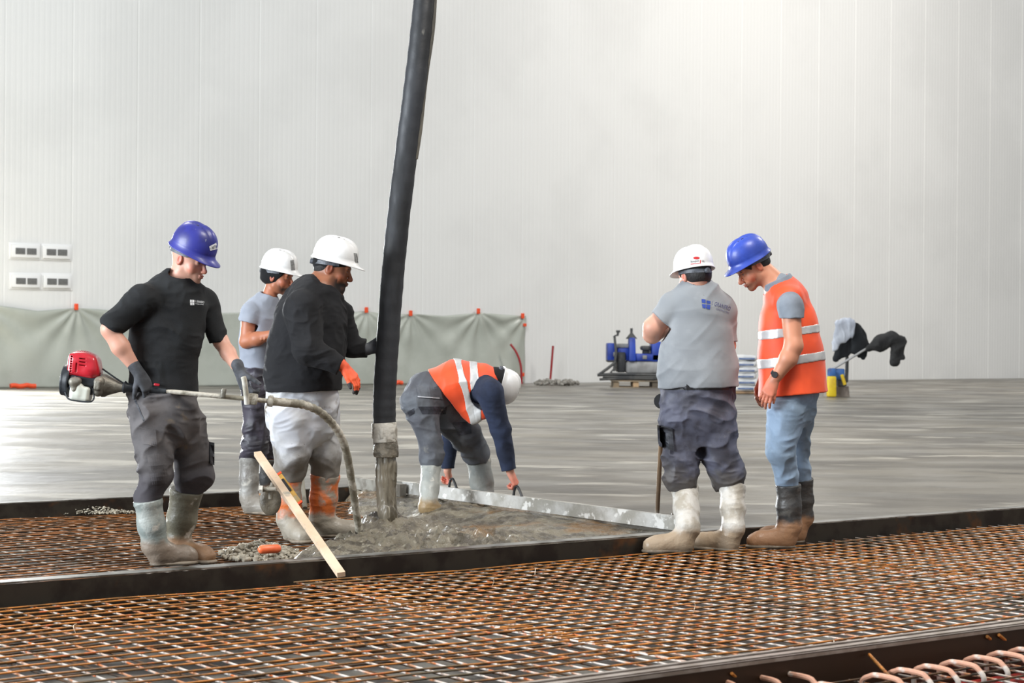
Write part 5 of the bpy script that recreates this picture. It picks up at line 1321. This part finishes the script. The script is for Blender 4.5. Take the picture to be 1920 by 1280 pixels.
# straightedge with its two hand grips, and a second board
a = G(742, 911, ZS+.045); b = G(1272, 981, ZS+.045); a[2] = b[2] = ZS+.045
sc = empty('screed_straightedge', (a+b)/2-np.array((0, 0, .045)), 'long pale aluminium straightedge laid across the concrete at the bending man\'s hands', 'straightedge')
M_scr = mat('pale_aluminium', S(204, 202, 196), S(166, 162, 152), scale=4, rough=0.35, rough2=.6, metal=0.15, ramp=(.4, .6), spots=[(S(236, 234, 228), 9, .56, .62)], bump=.3, bscale=40)
mb = MB(); mb.bar(a, b, .04, .085); mb.build('beam', M_scr, sc, smooth=False)
dr_ = unit(b-a)
for xg in (852, 974):
    tg = min(np.linspace(0, 1, 400), key=lambda q_: abs((lambda w__: 960+FPX*w__[0]/w__[1])(a+(b-a)*q_)-xg))
    c = a+(b-a)*tg; c[2] = ZS+.085
    mb = MB(); mb.tube(spline([c-dr_*.05, c-dr_*.035+(0, 0, .05), c+(0, 0, .062), c+dr_*.05+(0, 0, .0)], 5), .009, 8); mb.build('grip', M_black, sc)
a = G(652, 905, ZS+.04); b = G(752, 922, ZS+.04); a[2] = b[2] = ZS+.03; a = a+(0, .25, 0); b = b+(0, .25, 0)
mb = MB(); mb.bar(a, b, .05, .09); o = mb.build('levelling_board', mat('muddy_board', S(158, 154, 144), S(118, 112, 102), scale=6, rough=.6, bump=.4, bscale=30), smooth=False); tag(o, 'short muddy board lying in the concrete just behind the falling stream', 'board')

# wooden batten leaning over the rail, spirit level, clamp piece, handles
M_wood = mat('fresh_timber', S(222, 196, 168), S(204, 176, 146), scale=3, stretch=(1, 1, .3), rough=0.6, bump=.2, bscale=30, spots=[(S(150, 146, 132), 6, .6, .7)])
a = P(483, 850, 11.05); b = P(640, 1077, 9.60)
mb = MB(); mb.bar(a, b, .042, .026, up=(0.35, -1, 0.2)); o = mb.build('wooden_batten', M_wood, smooth=False); tag(o, 'pale square wooden batten leaning across the near rail onto the reinforcement', 'batten')
lv = empty('spirit_level', P(545, 940, 11.0), 'yellow and black spirit level standing tilted against the wooden batten', 'spirit level')
M_yel = mat('yellow_level', S(196, 152, 66), S(168, 128, 60), scale=9, rough=.5, spots=[(S(150, 140, 110), 8, .56, .66)])
a = P(521, 890, 11.0); b = P(560, 944, 10.95); dl = unit(b-a)
mb = MB(); mb.bar(a, b, .042, .022, up=(0.3, -1, 0)); mb.build('body', M_yel, lv, smooth=False)
mb = MB(); mb.bar(a+dl*.035+np.array((.0, -.013, 0)), a+dl*.12+np.array((0, -.013, 0)), .03, .008, up=(0.3, -1, 0)); mb.build('vial_window', M_black, lv, smooth=False)
for t in (.0, 1.0):
    c = a+(b-a)*t; mb = MB(); mb.bar(c-dl*.006, c+dl*.006, .048, .027, up=(0.3, -1, 0)); mb.build('end_cap', M_orange, lv, smooth=False)
sh_ = empty('shovel', P(510, 965, 11.35), 'muddy shovel head with bolt standing upright behind the wooden batten', 'shovel')
sdf_obj('blade', [E(P(507, 938, 11.35), (.065, .016, .09), None, 0), E(P(507, 938, 11.32), (.045, .02, .07), None, .01, 's')], mat('muddy_blade', S(96, 88, 74), S(70, 64, 54), scale=9, rough=.4, bump=.4, bscale=50), sh_, .004)
mb = MB(); mb.tube([P(489, 917, 11.3), P(502, 917, 11.3), P(520, 916, 11.25)], [.017, .013, .014], 10); mb.build('crossbar', M_mudc, sh_)
mb = MB(); mb.cyl(P(486, 917, 11.3), P(493, 917, 11.3), .026, .024, 6); mb.build('bolt_head', M_galv, sh_)
mb = MB(); mb.tube([P(512, 905, 11.35), P(508, 920, 11.35), P(507, 935, 11.35)], [.015, .018, .016], 10); mb.build('socket', M_mudc, sh_)
a = G(572, 952, 0.03); b = P(565, 878, a[1]+.25)
mb = MB(); mb.cyl(a, b, .017, .012, 10); o = mb.build('stake', mat('muddy_stake', S(150, 146, 132), S(112, 106, 92), scale=10, rough=.7)); tag(o, 'short muddy pointed stake standing between the boots of the heavy man', 'stake')
a = G(484, 1030, .10); b = G(526, 1028, .10)
mb = MB(); d_ = unit(b-a); mb.tube([a+d_*.0, a+d_*.006, a+d_*.018, b-d_*.018, b-d_*.004, b], [.008, .017, .0235, .0235, .018, .009], 16)
o = mb.build('orange_float', mat('orange_plastic', S(244, 116, 70), S(236, 106, 60), scale=8, rough=.4)); tag(o, 'small orange plastic capsule lying on the grey crumbs beside the rail', 'plastic capsule')
# tool handle of the man in the grey t-shirt
a = G(1231, 986, .09); a = G(1231, 986, .05); b = P(1246, 690, 11.62)
mb = MB(); mb.tube([a-(0, 0, .03), a*.9+b*.1, a*.5+b*.5, b], [.0135, .0145, .0145, .0145], 12)
o = mb.build('tool_handle', mat('worn_wood_handle', S(142, 118, 92), S(112, 92, 72), scale=8, stretch=(1, 1, .3), rough=.6, low=[(S(170, 164, 150), .1, .16, .08, 9)])); tag(o, 'worn wooden tool handle standing upright beside the man seen from behind', 'tool handle')
mb = MB(); c = G(1264, 984, ZS); mb.box(c+(0, 0, .03), (.035, .03, .09), bev=.006); o = mb.build('end_peg', M_mudc); tag(o, 'small muddy peg at the right end of the straightedge, behind the left boot', 'peg')

# ride-on trowel on a pallet, far away by the wall
YM = 45.0; q = lambda x, y, dz=0: P(x, y, YM+dz); pw = YM/FPX
M_mblue = mat('machine_blue', S(30, 66, 168), S(24, 52, 140), scale=2, rough=.45)
M_mdark = mat('machine_dark', S(52, 54, 56), S(80, 80, 78), scale=4, rough=.6)
M_mgrey = mat('machine_grey', S(160, 160, 160), S(132, 132, 130), scale=2, rough=.5)
M_pal = mat('pallet_wood', S(150, 132, 108), S(110, 100, 86), scale=3, rough=.8)
M_pal2 = mat('fresh_pallet_block', S(204, 172, 134), rough=.8)
pl_ = empty('pallet', q(1200, 728), 'weathered wooden pallet under the blue machine by the wall', 'pallet')
for k, (x, mm) in enumerate(((1155, M_pal), (1192, M_pal2), (1228, M_pal))):
    mb = MB(); mb.box(q(x, 720.5)+np.array((0, .4, 0)), (11*pw, 1.0, 9.5*pw), bev=.01); mb.build('block', mm, pl_, smooth=False)
mb = MB(); mb.box(q(1193, 714.3)+np.array((0, .4, 0)), (92*pw, 1.1, 2.2*pw), bev=.008); mb.build('deck', M_pal, pl_, smooth=False)
mb = MB(); mb.box(q(1195, 726)+np.array((0, .4, 0)), (96*pw, 1.1, 1.8*pw), bev=.008); mb.build('bottom_boards', M_pal, pl_, smooth=False)
mc = empty('ride_on_trowel', q(1190, 713), 'blue ride-on power trowel on a pallet, partly hidden by the man seen from behind', 'power trowel')
def mbox(nm, x0, y0, x1, y1, dz, dep, m, bev=.03, taper=1.0):
    mb = MB(); c = (q(x0, y0, dz)+q(x1, y1, dz))/2; mb.box(c+np.array((0, dep/2, 0)), (abs(x1-x0)*pw, dep, abs(y1-y0)*pw), bev=bev, taper=taper); return mb.build(nm, m, mc)
mbox('left_body', 1139, 643, 1153, 676, 0, .8, M_mblue); mbox('left_skirt', 1139, 674, 1155, 679, 0, .8, M_mdark)
mbox('middle_tank', 1158, 652, 1180, 676, .2, .8, M_mblue); mbox('tower', 1179, 633, 1193, 677, -.1, .7, M_mblue, taper=.8)
mbox('rear_body', 1190, 663, 1240, 677, 0, 1.0, M_mblue); mbox('seat_tower', 1222, 640, 1240, 678, 0, .8, M_mblue); mbox('seat', 1203, 648, 1222, 657, .1, .7, M_mdark, bev=.06); mbox('seat_support', 1206, 656, 1218, 664, .2, .4, M_mdark)
mbox('water_tank', 1174, 677, 1242, 700, .0, 1.0, M_mgrey, bev=.06); mbox('motor', 1157, 660, 1173, 698, .1, .8, M_mdark); mbox('top_plate', 1154, 644, 1180, 652, .2, .7, M_mgrey)
mbox('badge', 1205, 666, 1213, 673, -.04, .04, M_mgrey, bev=.01); mbox('side_plate', 1150, 660, 1156, 668, -.05, .05, M_mgrey, bev=.01)
for nm, pts, r in (('crank_lever', [(1151, 696), (1155, 660), (1152, 630), (1158, 628), (1159, 621)], .03), ('joystick', [(1184, 634), (1184, 624), (1184, 615)], .03), ('support_arm', [(1122, 703), (1140, 690), (1155, 678)], .035),
                   ('brace_rod', [(1142, 702), (1155, 686)], .02), ('guard_ring', [(1120, 703), (1150, 701), (1190, 702), (1242, 703)], .035), ('guard_ring', [(1124, 711), (1170, 709), (1242, 710)], .03), ('guard_ring', [(1130, 706), (1180, 706.5), (1242, 707)], .03)):
    mb = MB(); mb.tube([q(x, y, -.1 if nm != 'joystick' else .2) for x, y in pts], r, 8)
    if nm == 'crank_lever': mb.tube([q(1159, 623, -.1), q(1159, 619, -.1)], .05, 8)
    mb.build(nm, M_mdark, mc)
mb = MB(); mb.cyl(q(1184, 635, .2), q(1184, 624, .2), .14, .03, 12); mb.build('boot_gaiter', M_mdark, mc)
for x in (1158, 1180, 1205, 1228): mb = MB(); mb.box(q(x, 704.5)+np.array((0, .3, 0)), (.25, .5, .05), bev=.01); mb.build('trowel_blade', M_mdark, mc)

# stacked bags
YB = 40.2; q2 = lambda x, y, dz=0: P(x, y, YB+dz); pb = YB/FPX
M_bag = mat('white_sack', S(214, 214, 212), S(196, 198, 200), scale=2, rough=.6)
M_bagb = mat('blue_print_band', S(74, 96, 140), S(110, 126, 160), scale=5, rough=.6)
M_card = mat('brown_board', S(150, 122, 92), S(120, 98, 76), scale=4, rough=.8)
mb = MB(); mb.box(q2(1397, 736)+np.array((0, .5, 0)), (52*pb, 1.0, 4*pb), bev=.01); o = mb.build('base_board', M_card); tag(o, 'flat brown board on the slab under the stack of sacks', 'board')
words = ['bottom sack of the stack between the two men at right', 'second sack from the bottom of the stack between the two men', 'third sack from the bottom of the stack between the two men', 'third sack from the top of the stack between the two men', 'second sack from the top of the stack between the two men', 'topmost white sack of the stack between the two men at right']
for k in range(6):
    yb = 733-k*11.2; c = q2(1396+(k % 2)*2, yb-5.6)+np.array((0, .45, 0))
    r_ = empty('cement_sack', c-np.array((0, 0, 5.5*pb)), words[k], 'sack', 'stack of sacks')
    sdf_obj('sack_body', [B(c, (23*pb, .4, 5.4*pb), None, .05, 0)], M_bag, r_, .02, folds((3, 3, 8), .03, k))
    mb = MB(); mb.box(c+np.array((.03, -.405, -.012)), (30*pb, .03, 3.2*pb), bev=.008); mb.build('printed_band', M_bagb, r_)

# walk-behind trowel with clothes hung on it
YT = 38.5; q3 = lambda x, y, dz=0: P(x, y, YT+dz); pt_ = YT/FPX
M_ty = mat('machine_yellow', S(226, 196, 40), S(206, 170, 36), scale=3, rough=.45); M_tb = mat('machine_mid_blue', S(58, 104, 168), S(40, 66, 116), scale=3, rough=.45)
tw = empty('walk_behind_trowel', q3(1572, 745), 'yellow and blue walk-behind power trowel behind the orange vest, clothes hung on its handle', 'power trowel')
def tbox(nm, x0, y0, x1, y1, dz, dep, m, bev=.02, taper=1.0):
    mb = MB(); c = (q3(x0, y0, dz)+q3(x1, y1, dz))/2; mb.box(c+np.array((0, dep/2, 0)), (abs(x1-x0)*pt_, dep, abs(y1-y0)*pt_), bev=bev, taper=taper); return mb.build(nm, m, tw)
mb = MB(); mb.cyl(q3(1568, 743, .5), q3(1568, 724, .5), .27, .25, 28); mb.build('blade_guard', mat('dusty_drum', S(150, 140, 130), S(110, 100, 92), scale=4, rough=.7), tw)
tbox('fuel_can', 1552, 705, 1569, 744, 0, .2, M_ty, .03, .92); tbox('motor', 1570, 705, 1588, 724, .25, .35, M_mdark); tbox('motor_cover', 1567, 691, 1584, 712, .2, .35, M_tb); tbox('can_cap', 1553, 690, 1568, 706, .02, .16, M_tb, .04)
mb = MB(); mb.bar(q3(1578, 702, .1), q3(1584, 721, .1), .07, .06); mb.build('yellow_bracket', M_ty, tw)
mb = MB(); mb.tube([q3(1561, 692, .2), q3(1627, 652, .0), q3(1660, 640, -.1), q3(1697, 632, -.1)], .024, 10); mb.build('handle_bar', M_mgrey, tw)
mb = MB(); mb.tube([q3(1587, 716, .3), q3(1588, 690, .25), q3(1588, 640, .2), q3(1592, 610, .2)], .035, 10); mb.build('mast', M_mdark, tw)
M_cb = mat('black_jacket', S(26, 30, 34), S(18, 20, 24), scale=3, rough=.9); M_cg = mat('pale_grey_shirt', S(186, 192, 202), S(166, 172, 184), scale=4, rough=.9); M_cd = mat('dark_pullover', S(44, 44, 44), S(30, 30, 31), scale=4, rough=.9)
def cloth(nm, tri, dep, m, lab, cat, dz, fr):
    L = []
    for (a_, b_, ra, rb) in tri: L.append(C(q3(*a_, dz), q3(*b_, dz), ra*pt_, rb*pt_, .05, dep, (0, 1, 0)))
    o = sdf_obj(nm, L, m, None, .012, folds(fr, .03, len(lab))); tag(o, lab, cat)
cloth('hanging_jacket', [((1604, 612), (1622, 648), 5, 7), ((1600, 625), (1580, 655), 9, 11), ((1580, 655), (1567, 671), 10, 5), ((1605, 630), (1603, 650), 15, 15), ((1615, 650), (1618, 671), 9, 4), ((1620, 645), (1628, 651), 6, 4)], .5, M_cb, 'black jacket hanging on the trowel mast, partly under the pale grey shirt', 'jacket', .15, (6, 6, 2))
cloth('hanging_shirt', [((1572, 608), (1566, 652), 5, 6), ((1580, 606), (1580, 636), 6, 5), ((1590, 606), (1584, 630), 7, 5), ((1597, 608), (1597, 626), 6, 5), ((1574, 607), (1596, 607), 6, 6)], .6, M_cg, 'pale grey shirt draped over the black jacket on the trowel mast', 'shirt', -.05, (12, 6, 2))
cloth('hanging_pullover', [((1631, 652), (1650, 643), 7, 14), ((1650, 643), (1672, 635), 14, 12), ((1672, 635), (1690, 636), 11, 8), ((1682, 640), (1678, 678), 11, 8), ((1690, 640), (1691, 668), 7, 5)], .7, M_cd, 'dark pullover draped over the outer end of the trowel handle at far right', 'pullover', -.15, (5, 5, 4))
